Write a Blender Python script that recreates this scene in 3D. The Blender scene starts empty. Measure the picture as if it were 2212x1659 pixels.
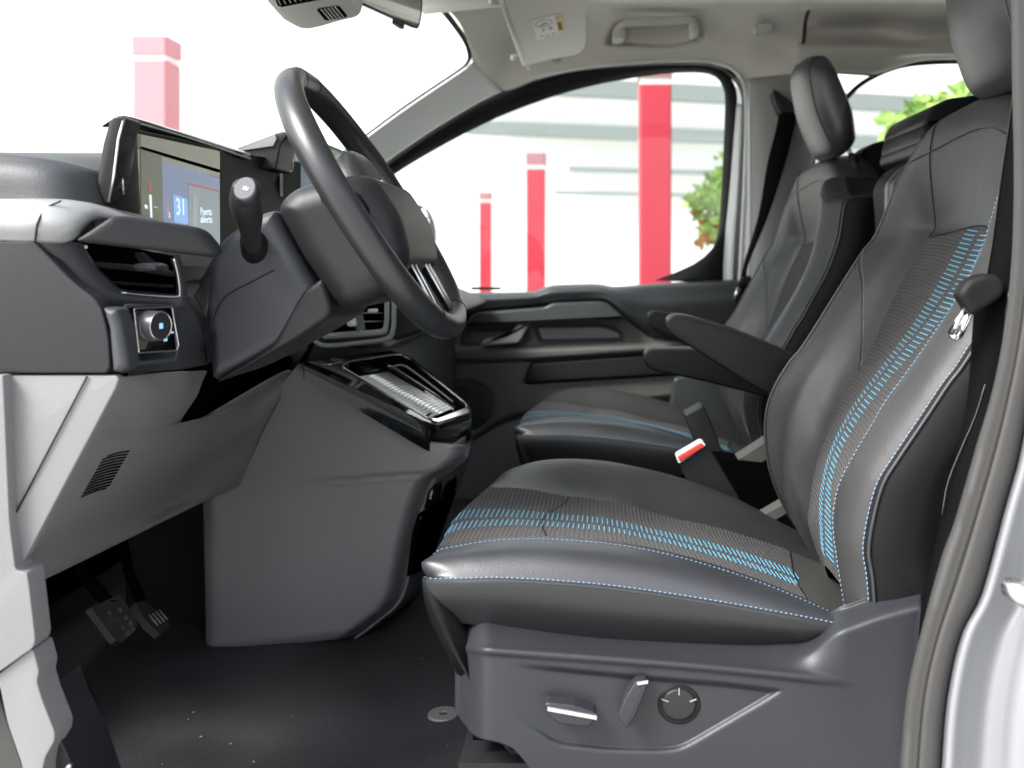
import bpy, bmesh, math, random
from mathutils import Vector, Matrix
random.seed(7)
R = math.radians
# ------------------------------------------------------------------ camera, world, sun, exposure
F, U, H, ZC = 2150.0, 1290.0, 560.0, 1.31          # focal length, vanishing point and eye height of the photograph
sc = bpy.context.scene
col = sc.collection
cd = bpy.data.cameras.new('camera'); cam = bpy.data.objects.new('camera', cd); col.objects.link(cam)
cam.location = (0, 0, ZC); cam.rotation_euler = (R(90), 0, 0)
cd.sensor_width = 36.0; cd.lens = 36.0 * F / 2212.0
cd.shift_x = (1106.0 - U) / 2212.0; cd.shift_y = (H - 829.5) / 2212.0
cd.clip_start = 0.02; cd.clip_end = 400
cd.dof.use_dof = True; cd.dof.focus_distance = 1.4; cd.dof.aperture_fstop = 4.5
sc.camera = cam
SUN_EL, SUN_ROT = R(46), R(236)
w = bpy.data.worlds.new('World'); sc.world = w; w.use_nodes = True
nt = w.node_tree; nt.nodes.clear()
sky = nt.nodes.new('ShaderNodeTexSky'); sky.sky_type = 'NISHITA'; sky.sun_disc = False
sky.sun_elevation = SUN_EL; sky.sun_rotation = SUN_ROT; sky.air_density = 1.0; sky.dust_density = 3.0
hs = nt.nodes.new('ShaderNodeHueSaturation'); hs.inputs['Saturation'].default_value = 0.32
bg = nt.nodes.new('ShaderNodeBackground'); bg.inputs['Strength'].default_value = 0.125
wo = nt.nodes.new('ShaderNodeOutputWorld')
nt.links.new(sky.outputs[0], hs.inputs['Color']); nt.links.new(hs.outputs[0], bg.inputs[0]); nt.links.new(bg.outputs[0], wo.inputs[0])
sl = bpy.data.lights.new('sun', 'SUN'); sl.energy = 1.7; sl.angle = R(22); sl.color = (1, 0.97, 0.92)
sun = bpy.data.objects.new('sun', sl); col.objects.link(sun)
# direction to the sun: behind the camera and to the left
sd = Vector((math.sin(SUN_ROT) * math.cos(SUN_EL), math.cos(SUN_ROT) * math.cos(SUN_EL), math.sin(SUN_EL)))
sun.rotation_euler = sd.to_track_quat('Z', 'Y').to_euler(); sun.location = (-3, -4, 8)
sc.view_settings.view_transform = 'Standard'; sc.view_settings.look = 'None'
sc.view_settings.exposure = 2.1; sc.view_settings.gamma = 1.0; sc.view_settings.use_curve_mapping = False
sc.render.engine = 'CYCLES'
cy = sc.cycles
cy.use_denoising = True
try: cy.denoiser = 'OPENIMAGEDENOISE'
except Exception: pass
cy.max_bounces = 7; cy.diffuse_bounces = 3; cy.glossy_bounces = 4; cy.transparent_max_bounces = 16
cy.caustics_reflective = False; cy.caustics_refractive = False; cy.sample_clamp_indirect = 8.0
cy.use_adaptive_sampling = False

# ------------------------------------------------------------------ materials
def mat(name, c, rough=0.5, metal=0.0, bump=0.0, bscale=900.0, coat=0.0, spec=0.5, var=0.0, vscale=6.0, emit=None, sheen=0.0, dist=0.0006, wr=0.0):
    m = bpy.data.materials.new(name); m.use_nodes = True
    n = m.node_tree; p = n.nodes['Principled BSDF']
    p.inputs['Base Color'].default_value = (c[0], c[1], c[2], 1)
    p.inputs['Roughness'].default_value = rough; p.inputs['Metallic'].default_value = metal
    p.inputs['Coat Weight'].default_value = coat; p.inputs['Coat Roughness'].default_value = 0.05
    p.inputs['Specular IOR Level'].default_value = spec
    p.inputs['Sheen Weight'].default_value = sheen
    if emit:
        p.inputs['Emission Color'].default_value = (*emit[0], 1); p.inputs['Emission Strength'].default_value = emit[1]
    tc = n.nodes.new('ShaderNodeTexCoord')
    if bump > 0:
        nz = n.nodes.new('ShaderNodeTexNoise'); nz.inputs['Scale'].default_value = bscale; nz.inputs['Detail'].default_value = 3
        b = n.nodes.new('ShaderNodeBump'); b.inputs['Strength'].default_value = bump; b.inputs['Distance'].default_value = dist
        n.links.new(tc.outputs['Object'], nz.inputs['Vector']); n.links.new(nz.outputs['Fac'], b.inputs['Height'])
        n.links.new(b.outputs[0], p.inputs['Normal'])
        if wr > 0:
            n2 = n.nodes.new('ShaderNodeTexNoise'); n2.inputs['Scale'].default_value = 22; n2.inputs['Detail'].default_value = 4; n2.inputs['Distortion'].default_value = 1.2
            b2 = n.nodes.new('ShaderNodeBump'); b2.inputs['Strength'].default_value = wr; b2.inputs['Distance'].default_value = 0.004
            n.links.new(tc.outputs['Object'], n2.inputs['Vector']); n.links.new(n2.outputs['Fac'], b2.inputs['Height']); n.links.new(b2.outputs[0], b.inputs['Normal'])
    if var > 0:
        nz = n.nodes.new('ShaderNodeTexNoise'); nz.inputs['Scale'].default_value = vscale; nz.inputs['Detail'].default_value = 5
        cr = n.nodes.new('ShaderNodeMapRange'); cr.inputs['From Min'].default_value = 0.3; cr.inputs['From Max'].default_value = 0.7
        cr.inputs['To Min'].default_value = 1 - var; cr.inputs['To Max'].default_value = 1 + var
        mx = n.nodes.new('ShaderNodeMix'); mx.data_type = 'RGBA'; mx.blend_type = 'MULTIPLY'; mx.inputs[0].default_value = 1
        mx.inputs[6].default_value = (c[0], c[1], c[2], 1)
        n.links.new(tc.outputs['Object'], nz.inputs['Vector']); n.links.new(nz.outputs['Fac'], cr.inputs['Value'])
        n.links.new(cr.outputs[0], mx.inputs[7]); n.links.new(mx.outputs[2], p.inputs['Base Color'])
        r2 = n.nodes.new('ShaderNodeMapRange'); r2.inputs['To Min'].default_value = max(0.02, rough - 0.08); r2.inputs['To Max'].default_value = min(1, rough + 0.08)
        n.links.new(nz.outputs['Fac'], r2.inputs['Value']); n.links.new(r2.outputs[0], p.inputs['Roughness'])
    return m
M = {}
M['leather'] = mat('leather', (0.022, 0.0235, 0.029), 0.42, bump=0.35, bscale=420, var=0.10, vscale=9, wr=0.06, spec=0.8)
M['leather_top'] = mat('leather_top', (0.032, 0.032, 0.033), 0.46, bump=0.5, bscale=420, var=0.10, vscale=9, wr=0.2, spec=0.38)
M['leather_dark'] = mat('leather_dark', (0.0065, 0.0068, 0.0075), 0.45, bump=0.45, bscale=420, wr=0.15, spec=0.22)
M['wheel_leather'] = mat('wheel_leather', (0.018, 0.0185, 0.021), 0.36, bump=0.3, bscale=600, var=0.06)
M['thread'] = mat('thread', (0.10, 0.24, 0.40), 0.6)
M['thread_pale'] = mat('thread_pale', (0.17, 0.27, 0.39), 0.6)
M['thread_dash'] = mat('thread_dash', (0.085, 0.29, 0.44), 0.55)
M['piping'] = mat('piping', (0.03, 0.03, 0.032), 0.4)
M['slate'] = mat('slate_plastic', (0.027, 0.029, 0.034), 0.50, bump=0.5, bscale=520, var=0.06, vscale=3)
M['dark'] = mat('dark_plastic', (0.014, 0.0148, 0.0165), 0.48, bump=0.5, bscale=520, spec=0.4)
M['shroud'] = mat('shroud_plastic', (0.014, 0.0145, 0.0165), 0.46, bump=0.45, bscale=520, spec=0.35)
M['grey'] = mat('grey_plastic', (0.168, 0.169, 0.173), 0.5, bump=0.5, bscale=480, var=0.05, vscale=3)
M['console'] = mat('console_plastic', (0.175, 0.177, 0.182), 0.45, bump=0.5, bscale=480, var=0.06, vscale=3)
M['silver'] = mat('silver_trim', (0.50, 0.51, 0.52), 0.36, metal=0.2)
M['chrome'] = mat('chrome', (0.8, 0.8, 0.8), 0.12, metal=1.0)
M['satin'] = mat('satin_metal', (0.62, 0.62, 0.62), 0.28, metal=1.0)
M['gloss'] = mat('gloss_black', (0.006, 0.006, 0.007), 0.05, spec=0.3)
M['black'] = mat('black_rubber', (0.008, 0.008, 0.0085), 0.6, spec=0.2)
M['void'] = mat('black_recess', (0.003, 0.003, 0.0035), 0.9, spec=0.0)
M['headliner'] = mat('headliner_fabric', (0.64, 0.615, 0.57), 0.95, bump=0.5, bscale=400, spec=0.2, sheen=0.1)
M['trim_pale'] = mat('pillar_trim', (0.62, 0.62, 0.62), 0.5, bump=0.3, bscale=500)
M['trim_grey'] = mat('pillar_trim_grey', (0.25, 0.245, 0.245), 0.6, bump=0.3, bscale=900)
M['doorgrey'] = mat('door_plastic', (0.085, 0.083, 0.080), 0.5, bump=0.4, bscale=480, var=0.06, vscale=3)
M['doorslate'] = mat('door_soft_trim', (0.028, 0.031, 0.034), 0.40, bump=0.3, bscale=500)
M['mat'] = mat('floor_mat', (0.027, 0.029, 0.032), 0.68, bump=0.8, bscale=260, var=0.45, vscale=5, dist=0.0015)
M['paint'] = mat('white_paint', (0.175, 0.18, 0.195), 0.35, coat=0.25)
M['seal'] = mat('grey_seal', (0.048, 0.047, 0.046), 0.55, bump=0.2, bscale=400, spec=0.3)
M['belt'] = mat('belt_webbing', (0.004, 0.004, 0.0045), 0.85, bump=0.5, bscale=1200, spec=0.03)
M['red'] = mat('red_button', (0.75, 0.06, 0.05), 0.35)
M['redpost'] = mat('red_paint', (0.34, 0.014, 0.032), 0.35, var=0.12, vscale=1.5)
M['glare_post'] = mat('glare_paled_red', (0.52, 0.19, 0.22), 0.5)  # red post paint paled to carry the windscreen glare in its colour
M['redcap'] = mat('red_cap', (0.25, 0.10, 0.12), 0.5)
M['wall'] = mat('white_wall', (0.8, 0.8, 0.78), 0.9)
M['beam'] = mat('beam_grey', (0.20, 0.22, 0.22), 0.6)
M['ground'] = mat('paving', (0.5, 0.5, 0.47), 0.9, var=0.12, vscale=2)
M['leaf'] = mat('leaf', (0.26, 0.40, 0.10), 0.55, var=0.3, vscale=9)
M['leaf2'] = mat('leaf_orange', (0.35, 0.16, 0.05), 0.6)
M['stem'] = mat('stem', (0.10, 0.07, 0.04), 0.8)
M['pedal'] = mat('pedal_rubber', (0.035, 0.033, 0.029), 0.6, bump=0.5, bscale=200)
M['pale'] = mat('pale_plastic', (0.52, 0.51, 0.475), 0.6, bump=0.3, bscale=500)
M['paper'] = mat('label_paper', (0.72, 0.73, 0.70), 0.6)
M['yellow'] = mat('label_yellow', (0.75, 0.48, 0.08), 0.6)
M['ink'] = mat('label_ink', (0.2, 0.2, 0.2), 0.6)
M['inkred'] = mat('label_red', (0.45, 0.08, 0.08), 0.6)
M['mirror'] = mat('mirror_glass', (0.85, 0.85, 0.84), 0.02, metal=1.0)
M['steel'] = mat('steel', (0.10, 0.098, 0.09), 0.4, metal=0.5)
M['led'] = mat('lit_symbol', (0.1, 0.3, 0.5), 0.4, emit=((0.25, 0.6, 1.0), 0.22))
M['white_mark'] = mat('white_mark', (0.6, 0.62, 0.64), 0.5)

def glass(name, tint, gl=1.0):
    m = bpy.data.materials.new(name); m.use_nodes = True; n = m.node_tree; n.nodes.clear()
    o = n.nodes.new('ShaderNodeOutputMaterial'); mx = n.nodes.new('ShaderNodeMixShader')
    t = n.nodes.new('ShaderNodeBsdfTransparent'); t.inputs[0].default_value = (*tint, 1)
    g = n.nodes.new('ShaderNodeBsdfGlossy'); g.inputs['Roughness'].default_value = 0.01
    lw = n.nodes.new('ShaderNodeLayerWeight'); lw.inputs[0].default_value = 0.5
    pw = n.nodes.new('ShaderNodeMath'); pw.operation = 'POWER'; pw.inputs[1].default_value = 5.0
    fr = n.nodes.new('ShaderNodeMath'); fr.operation = 'MULTIPLY_ADD'; fr.inputs[1].default_value = 0.3; fr.inputs[2].default_value = 0.03
    n.links.new(lw.outputs['Facing'], pw.inputs[0]); n.links.new(pw.outputs[0], fr.inputs[0])
    n.links.new(fr.outputs[0], mx.inputs[0]); n.links.new(t.outputs[0], mx.inputs[1]); n.links.new(g.outputs[0], mx.inputs[2])
    n.links.new(mx.outputs[0], o.inputs[0]); return m
M['glass'] = glass('window_glass', (0.93, 0.96, 0.94))

def fabric_mat(name, c, period):
    m = mat(name, c, 0.9, spec=0.2, sheen=0.08); n = m.node_tree; p = n.nodes['Principled BSDF']
    uv = n.nodes.new('ShaderNodeUVMap'); sp = n.nodes.new('ShaderNodeSeparateXYZ'); n.links.new(uv.outputs[0], sp.inputs[0])
    nz = n.nodes.new('ShaderNodeTexNoise'); nz.inputs['Scale'].default_value = 60
    n.links.new(uv.outputs[0], nz.inputs['Vector'])
    jit = n.nodes.new('ShaderNodeMath'); jit.operation = 'MULTIPLY_ADD'; jit.inputs[1].default_value = period * 0.2
    n.links.new(nz.outputs['Fac'], jit.inputs[0]); n.links.new(sp.outputs[0], jit.inputs[2])
    mu = n.nodes.new('ShaderNodeMath'); mu.operation = 'MULTIPLY'; mu.inputs[1].default_value = 2 * math.pi / period
    n.links.new(jit.outputs[0], mu.inputs[0])
    si = n.nodes.new('ShaderNodeMath'); si.operation = 'SINE'; n.links.new(mu.outputs[0], si.inputs[0])
    b = n.nodes.new('ShaderNodeBump'); b.inputs['Strength'].default_value = 0.8; b.inputs['Distance'].default_value = 0.0012
    n.links.new(si.outputs[0], b.inputs['Height']); n.links.new(b.outputs[0], p.inputs['Normal'])
    mr = n.nodes.new('ShaderNodeMapRange'); mr.inputs['From Min'].default_value = -1; mr.inputs['From Max'].default_value = 0.2
    mr.inputs['To Min'].default_value = 0.6; mr.inputs['To Max'].default_value = 1.0
    mx = n.nodes.new('ShaderNodeMix'); mx.data_type = 'RGBA'; mx.blend_type = 'MULTIPLY'; mx.inputs[0].default_value = 1
    mx.inputs[6].default_value = (*c, 1)
    n.links.new(si.outputs[0], mr.inputs['Value']); n.links.new(mr.outputs[0], mx.inputs[7]); n.links.new(mx.outputs[2], p.inputs['Base Color'])
    return m
M['fabric'] = fabric_mat('ribbed_fabric', (0.048, 0.046, 0.046), 0.0062)

# ------------------------------------------------------------------ geometry helpers
def P(u, v, Y): return Vector(((u - U) / F * Y, Y, (H - v) / F * Y + ZC))     # a point seen at (u, v), Y metres away
def W(x, y, z): return Vector((x, y, z + ZC))
class MB:
    def __init__(s): s.v = []; s.f = []; s.uv = {}
    def add(s, vs, fs):
        o = len(s.v); s.v += [Vector(a) for a in vs]; s.f += [tuple(o + i for i in q) for q in fs]
    def box(s, a, b):
        x0, y0, z0 = a; x1, y1, z1 = b
        s.add([(x0,y0,z0),(x1,y0,z0),(x1,y1,z0),(x0,y1,z0),(x0,y0,z1),(x1,y0,z1),(x1,y1,z1),(x0,y1,z1)],
              [(0,3,2,1),(4,5,6,7),(0,1,5,4),(1,2,6,5),(2,3,7,6),(3,0,4,7)])
    def obox(s, c, ax, ay, az):
        c, ax, ay, az = map(Vector, (c, ax, ay, az))
        vs = [c + i*ax + j*ay + k*az for k in (-1, 1) for (i, j) in ((-1,-1),(1,-1),(1,1),(-1,1))]
        s.add(vs, [(0,3,2,1),(4,5,6,7),(0,1,5,4),(1,2,6,5),(2,3,7,6),(3,0,4,7)])
    def grid(s, g, closed=False):
        o = len(s.v); nr, nc = len(g), len(g[0])
        for r in g: s.v += [Vector(p) for p in r]
        for i in range(nr - 1):
            for j in range(nc - (0 if closed else 1)):
                k = (j + 1) % nc
                s.f.append((o+i*nc+j, o+i*nc+k, o+(i+1)*nc+k, o+(i+1)*nc+j))
    def tube(s, pts, r, n=12, cap=True, flat=None):
        pts = [Vector(p) for p in pts]; rings = []
        up = None
        for i, p in enumerate(pts):
            t = (pts[min(i+1, len(pts)-1)] - pts[max(i-1, 0)]).normalized()
            if up is None: up = Vector((0, 0, 1)) if abs(t.z) < 0.9 else Vector((0, 1, 0))
            a = t.cross(up).normalized(); b = a.cross(t).normalized(); up = b
            rr = r[i] if isinstance(r, (list, tuple)) else r
            ra, rb = (rr, rr) if flat is None else (rr, rr * flat)
            rings.append([p + a*ra*math.cos(2*math.pi*k/n) + b*rb*math.sin(2*math.pi*k/n) for k in range(n)])
        o = len(s.v); s.grid(rings, closed=True)
        if cap:
            s.f.append(tuple(o + k for k in range(n))); e = o + (len(pts)-1)*n
            s.f.append(tuple(e + k for k in reversed(range(n))))
def cr(p0, p1, p2, p3, t):
    return 0.5 * ((2*p1) + (p2-p0)*t + (2*p0 - 5*p1 + 4*p2 - p3)*t*t + (3*p1 - p0 - 3*p2 + p3)*t**3)
def catmull(pts, n, closed=False):
    pts = [Vector(p) for p in pts]; out = []; m = len(pts)
    if m == 2 and not closed: return [pts[0].lerp(pts[1], i / n) for i in range(n + 1)]
    if closed: seg = m; g = lambda i: pts[i % m]
    else:
        ext = [pts[0]*2 - pts[1]] + pts + [pts[-1]*2 - pts[-2]]; seg = m - 1; g = lambda i: ext[i + 1]
    for i in range(seg):
        for k in range(n): out.append(cr(g(i-1), g(i), g(i+1), g(i+2), k / n))
    if not closed: out.append(pts[-1].copy())
    return out
def resample(pts, n):
    pts = [Vector(p) for p in pts]; L = [0]
    for a, b in zip(pts, pts[1:]): L.append(L[-1] + (b - a).length)
    out = []; j = 0
    for i in range(n + 1):
        t = L[-1] * i / n
        while j < len(L) - 2 and L[j+1] < t: j += 1
        d = L[j+1] - L[j]; out.append(pts[j].lerp(pts[j+1], (t - L[j]) / d if d > 0 else 0))
    return out
def line(pts, n, smooth=True): return resample(catmull(pts, 10) if smooth and len(pts) > 2 else pts, n)
def surface(lines, ns, nc, smooth_cross=True, smooth_line=True):
    """lines: polylines of 3D points. Returns grid[line samples across][samples along]"""
    L = [line(l, ns, smooth_line) for l in lines]; g = []
    for i in range(ns + 1):
        c = [l[i] for l in L]
        g.append(catmull(c, nc) if smooth_cross else [a.lerp(b, k/nc) for a, b in zip(c, c[1:]) for k in range(nc)] + [c[-1]])
    return [[g[i][j] for i in range(ns + 1)] for j in range(len(g[0]))]
def rnd(pts, r, n=5):
    """round the corners of a closed 2D outline (px); r one radius or one per corner"""
    out = []; m = len(pts)
    for i in range(m):
        a, b, c = Vector(pts[i-1]), Vector(pts[i]), Vector(pts[(i+1) % m]); rr = r[i] if isinstance(r, (list, tuple)) else r
        if rr <= 0: out.append((b.x, b.y)); continue
        da, dc = (a-b), (c-b); ra = min(rr, da.length*0.48); rc = min(rr, dc.length*0.48)
        s, e = b + da.normalized()*ra, b + dc.normalized()*rc
        for k in range(n + 1):
            t = k / n; q = s*(1-t)**2 + b*2*t*(1-t) + e*t*t; out.append((q.x, q.y))
    return out
def area2(o): return sum(o[i-1][0]*o[i][1] - o[i][0]*o[i-1][1] for i in range(len(o))) / 2
def inset(o, d):
    """move the outline inwards by d"""
    sgn = 1 if area2(o) > 0 else -1; out = []; m = len(o)
    for i in range(m):
        a, b, c = Vector(o[i-1]), Vector(o[i]), Vector(o[(i+1) % m])
        e1, e2 = (b-a), (c-b)
        if e1.length < 1e-9 or e2.length < 1e-9: out.append((b.x, b.y)); continue
        e1.normalize(); e2.normalize()
        n1, n2 = Vector((-e1.y, e1.x))*sgn, Vector((-e2.y, e2.x))*sgn
        nn = n1 + n2; L = nn.length
        if L < 1e-6: out.append((b.x, b.y)); continue
        nn /= L; k = min(1.6, 1 / max(0.35, nn.dot(n1)))
        q = b + nn * d * k; out.append((q.x, q.y))
    return out
def pillow(mb, o, Y0, Y1, r0=6, r1=0, n=5, dy=None, yf=None):
    """solid with the outline o (px, true at its Y0) from depth Y0 to Y1, near edge rounded by r0 px; yf(u,v) optional extra depth"""
    s = Y0 / F; r0m = r0 * s if dy is None else dy
    rings = []
    for k in range(n + 1):
        a = k / n * math.pi / 2
        oo = inset(o, r0 * (1 - math.sin(a))); yy = Y0 + r0m * (1 - math.cos(a))
        # at fixed x,z (scale from Y0)
        rings.append([((u - U) * s, yy + (yf(u, v) if yf else 0), (H - v) * s + ZC) for u, v in oo])
    if r0 == 0: rings = rings[-1:]
    rings.append([((u - U) * s, Y1 - (r1 * s if r1 else 0), (H - v) * s + ZC) for u, v in o])
    if r1:
        for k in range(1, n + 1):
            a = k / n * math.pi / 2
            oo = inset(o, r1 * (1 - math.cos(a))); yy = Y1 - r1*s*(1 - math.sin(a))
            rings.append([((u - U) * s, yy, (H - v) * s + ZC) for u, v in oo])
    base = len(mb.v); m = len(o); mb.grid(rings, closed=True)
    mb.f.append(tuple(base + i for i in range(m))); e = base + (len(rings)-1)*m
    mb.f.append(tuple(e + i for i in reversed(range(m))))

BASE = {}
def tag(o, label=None, cat=None, group=None, kind=None):
    if label: o['label'] = label
    if cat: o['category'] = cat
    if group: o['group'] = group
    if kind: o['kind'] = kind
    return o
def thing(name, label, cat, loc, group=None):
    o = bpy.data.objects.new(name, None); col.objects.link(o); o.location = loc; o.empty_display_size = 0.05
    tag(o, label, cat, group); BASE[o] = Vector(loc); return o
def obj(name, mb, m, parent=None, smooth=38, solid=0, label=None, sub=0, uvs=None):
    off = BASE.get(parent, Vector((0, 0, 0))) if parent else Vector((0, 0, 0))
    me = bpy.data.meshes.new(name); me.from_pydata([tuple(v - off) for v in mb.v], [], mb.f)
    b = bmesh.new(); b.from_mesh(me)
    if uvs is None: bmesh.ops.remove_doubles(b, verts=b.verts, dist=1e-6)
    if uvs is None: bmesh.ops.recalc_face_normals(b, faces=b.faces)
    b.to_mesh(me); b.free()
    if uvs is not None:
        l = me.uv_layers.new(name='UVMap')
        for lp in me.loops: l.data[lp.index].uv = uvs[lp.vertex_index]
    me.materials.append(m if not isinstance(m, str) else M[m])
    for p in me.polygons: p.use_smooth = True
    if smooth < 180: me.set_sharp_from_angle(angle=R(smooth))
    o = bpy.data.objects.new(name, me); col.objects.link(o)
    if solid:
        md = o.modifiers.new('thickness', 'SOLIDIFY'); md.thickness = solid; md.offset = 0
    if sub:
        md = o.modifiers.new('smooth', 'SUBSURF'); md.levels = sub; md.render_levels = sub
    if parent: o.parent = parent; BASE[o] = off
    else: BASE[o] = Vector((0, 0, 0))
    if label: o['label'] = label
    return o
def one(name, m, label, cat, mb, group=None, kind=None, smooth=38, solid=0):
    return tag(obj(name, mb, m, None, smooth, solid), label, cat, group, kind)
def pil(name, m, parent, o, Y0, Y1, r0=6, r1=0, smooth=38, **k):
    mb = MB(); pillow(mb, o, Y0, Y1, r0, r1, **k); return obj(name, mb, m, parent, smooth)
def srf(name, m, parent, lines, ns=40, nc=8, solid=0.004, smooth=60, sc_=True, sl_=True):
    mb = MB(); mb.grid(surface(lines, ns, nc, sc_, sl_)); return obj(name, mb, m, parent, smooth, solid)
def PL(pts, Y=None):
    return [P(*p) if len(p) == 3 else P(p[0], p[1], Y) for p in pts]
def text(name, body, size, m, parent, origin, ax, az, ext=0.0003):
    c = bpy.data.curves.new(name, 'FONT'); c.body = body; c.size = size; c.extrude = ext; c.resolution_u = 2
    o = bpy.data.objects.new(name, c); col.objects.link(o)
    dg = bpy.context.evaluated_depsgraph_get(); me = bpy.data.meshes.new_from_object(o.evaluated_get(dg))
    bpy.data.objects.remove(o); me.name = name; me.materials.clear(); me.materials.append(M[m])
    off = BASE.get(parent, Vector()); ax, az = Vector(ax).normalized(), Vector(az).normalized(); ay = ax.cross(az)
    for v in me.vertices: q = v.co; v.co = origin - off + ax*q.x + az*q.y + ay*q.z
    n = bpy.data.objects.new(name, me); col.objects.link(n); n.parent = parent; return n
def sdf(p, poly):
    """signed distance to polygon, negative inside"""
    x, y = p; d = 1e18; ins = False; m = len(poly)
    for i in range(m):
        ax, ay = poly[i-1]; bx, by = poly[i]
        ex, ey = bx-ax, by-ay; wx, wy = x-ax, y-ay; L = ex*ex + ey*ey
        t = max(0, min(1, (wx*ex + wy*ey) / L)) if L else 0
        dx, dy = wx-ex*t, wy-ey*t; d = min(d, dx*dx + dy*dy)
        if (ay > y) != (by > y) and x < (bx-ax)*(y-ay)/(by-ay) + ax: ins = not ins
    return -math.sqrt(d) if ins else math.sqrt(d)
def ss(a, b, x):
    t = max(0, min(1, (x-a)/(b-a))); return t*t*(3-2*t)
def interp(c, x):
    if x <= c[0][0]: return c[0][1]
    for (a, b), (d, e) in zip(c, c[1:]):
        if x <= d: return b + (e-b)*(x-a)/(d-a)
    return c[-1][1]
def hfield(mb, u0, u1, nu, top, bot, nv, Yf, cx=None):
    """sheet over u in [u0,u1], between the curves top(u) and bot(u), at depth Yf(u,v); x,z taken at that depth"""
    g = []
    for j in range(nv + 1):
        r = []
        for i in range(nu + 1):
            u = u0 + (u1-u0)*i/nu; a, b = top(u), bot(u); v = a + (b-a)*j/nv
            r.append(P(u, v, Yf(u, v)))
        g.append(r)
    mb.grid(g)

def span(poly, v):
    xs = []
    for i in range(len(poly)):
        (a, b), (c, d) = poly[i-1], poly[i]
        if (b > v) != (d > v): xs.append(a + (c-a)*(v-b)/(d-b))
    return (min(xs), max(xs)) if xs else None
def dome(mb, o, Y0, r, Y1, yf=None, n=60, m=60):
    """pillow whose near face is rounded by true distance to the outline (row by row in v); r in px"""
    s = Y0/F; rm = r*s; vs = [p[1] for p in o]; v0, v1 = min(vs)+0.05, max(vs)-0.05; g = []; rim = []
    for j in range(n+1):
        t = j/n; v = v0 + (v1-v0)*(0.5 - 0.5*math.cos(math.pi*t)); a, b = span(o, v); row = []
        for i in range(m+1):
            u = a + (b-a)*(0.5 - 0.5*math.cos(math.pi*i/m)); d = 0 if i in (0, m) or j in (0, n) else min(r, -sdf((u, v), o))
            y = Y0 + rm*(1 - math.sqrt(max(0, 1 - (1-d/r)**2))) + (yf(u, v) if yf else 0)
            row.append(Vector(((u-U)*s, y, (H-v)*s + ZC)))
        g.append(row)
    mb.grid(g)
    loop = g[0] + [g[j][-1] for j in range(1, n+1)] + g[n][::-1][1:] + [g[j][0] for j in range(n-1, 0, -1)]
    mb.grid([loop, [Vector((p.x, max(p.y, Y1), p.z)) for p in loop]], closed=True)
def dm(name, m, parent, o, Y0, r, Y1, yf=None, n=50, mm=50, smooth=60):
    mb = MB(); dome(mb, o, Y0, r, Y1, yf, n, mm); return obj(name, mb, m, parent, smooth)

M['side_shield'] = mat('seat_base_plastic', (0.019, 0.0205, 0.025), 0.46, spec=0.42, bump=0.5, bscale=520, var=0.06, vscale=3)
M['lever'] = mat('lever_silver', (0.75, 0.75, 0.73), 0.3, metal=0.25)

M['button_grey'] = mat('button_grey', (0.12, 0.12, 0.13), 0.75, spec=0.15)
M['knob_grey'] = mat('knob_grey', (0.09, 0.09, 0.095), 0.35, metal=0.2)

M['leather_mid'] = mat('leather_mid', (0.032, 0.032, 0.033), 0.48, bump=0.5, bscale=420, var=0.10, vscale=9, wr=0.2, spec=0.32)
M['trim_dark'] = mat('dash_end_plastic', (0.013, 0.014, 0.0165), 0.5, bump=0.5, bscale=520, spec=0.35)

M['trim_silver'] = mat('dash_trim_silver', (0.24, 0.245, 0.25), 0.42, metal=0.1)
M['leather_shaded'] = mat('leather_shaded', (0.007, 0.0072, 0.008), 0.55, bump=0.4, bscale=420, spec=0.12)  # darker leather copy, shade of the side faces put into its colour

M['leather_end_lit'] = mat('leather_end_lit', (0.06, 0.06, 0.057), 0.5, bump=0.5, bscale=420, spec=0.4)  # lighter leather copy, light falling on the rear panel put into its colour

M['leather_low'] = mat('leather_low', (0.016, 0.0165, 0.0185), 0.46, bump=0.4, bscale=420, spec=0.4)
# ------------------------------------------------------------------ the two front seats
def X(p, dx=0, dy=0, dz=0): return Vector((p[0]+dx, p[1]+dy, p[2]+dz))
def grid_obj(name, g, m, parent, smooth=70, arc=None):
    """grid g[j][i] as a mesh with uv = (length along i in metres, Y)"""
    mb = MB(); mb.grid(g); uvs = []
    for r in g:
        L = keyline(r)
        for i, p in enumerate(r): uvs.append((L[i], p.y))
    return obj(name, mb, m, parent, smooth, uvs=uvs)
def keyline(r):
    """arc length along a row, zeroed where the row crosses x = mid (cushion) or z = mid (backrest) so ribs run straight across"""
    L = [0]
    for a, b in zip(r, r[1:]): L.append(L[-1] + (b-a).length)
    dx, dz = abs(r[-1].x - r[len(r)//3].x), abs(r[-1].z - r[len(r)//3].z)
    k = (lambda p: p.x) if dx > dz else (lambda p: p.z - ZC)
    ref = REF['x'] if dx > dz else REF['z']
    for i in range(len(r)-1):
        a, b = k(r[i]), k(r[i+1])
        if (a - ref)*(b - ref) <= 0 and a != b:
            l0 = L[i] + (L[i+1]-L[i])*(ref-a)/(b-a); break
    else: l0 = 0
    return [l - l0 + 1.0 for l in L]
REF = {'x': 0.0, 'z': -0.15}
def gpt(g, i, j):
    i0 = max(0, min(int(i), len(g[0])-2)); j0 = max(0, min(int(j), len(g)-2)); a, b = i-i0, j-j0
    return g[j0][i0].lerp(g[j0][i0+1], a).lerp(g[j0+1][i0].lerp(g[j0+1][i0+1], a), b)
def gnorm(g, i, j, flip):
    e = 0.6
    a = gpt(g, min(i+e, len(g[0])-1), j) - gpt(g, max(i-e, 0), j); b = gpt(g, i, min(j+e, len(g)-1)) - gpt(g, i, max(j-e, 0))
    n = a.cross(b).normalized(); return -n if flip else n
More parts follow.
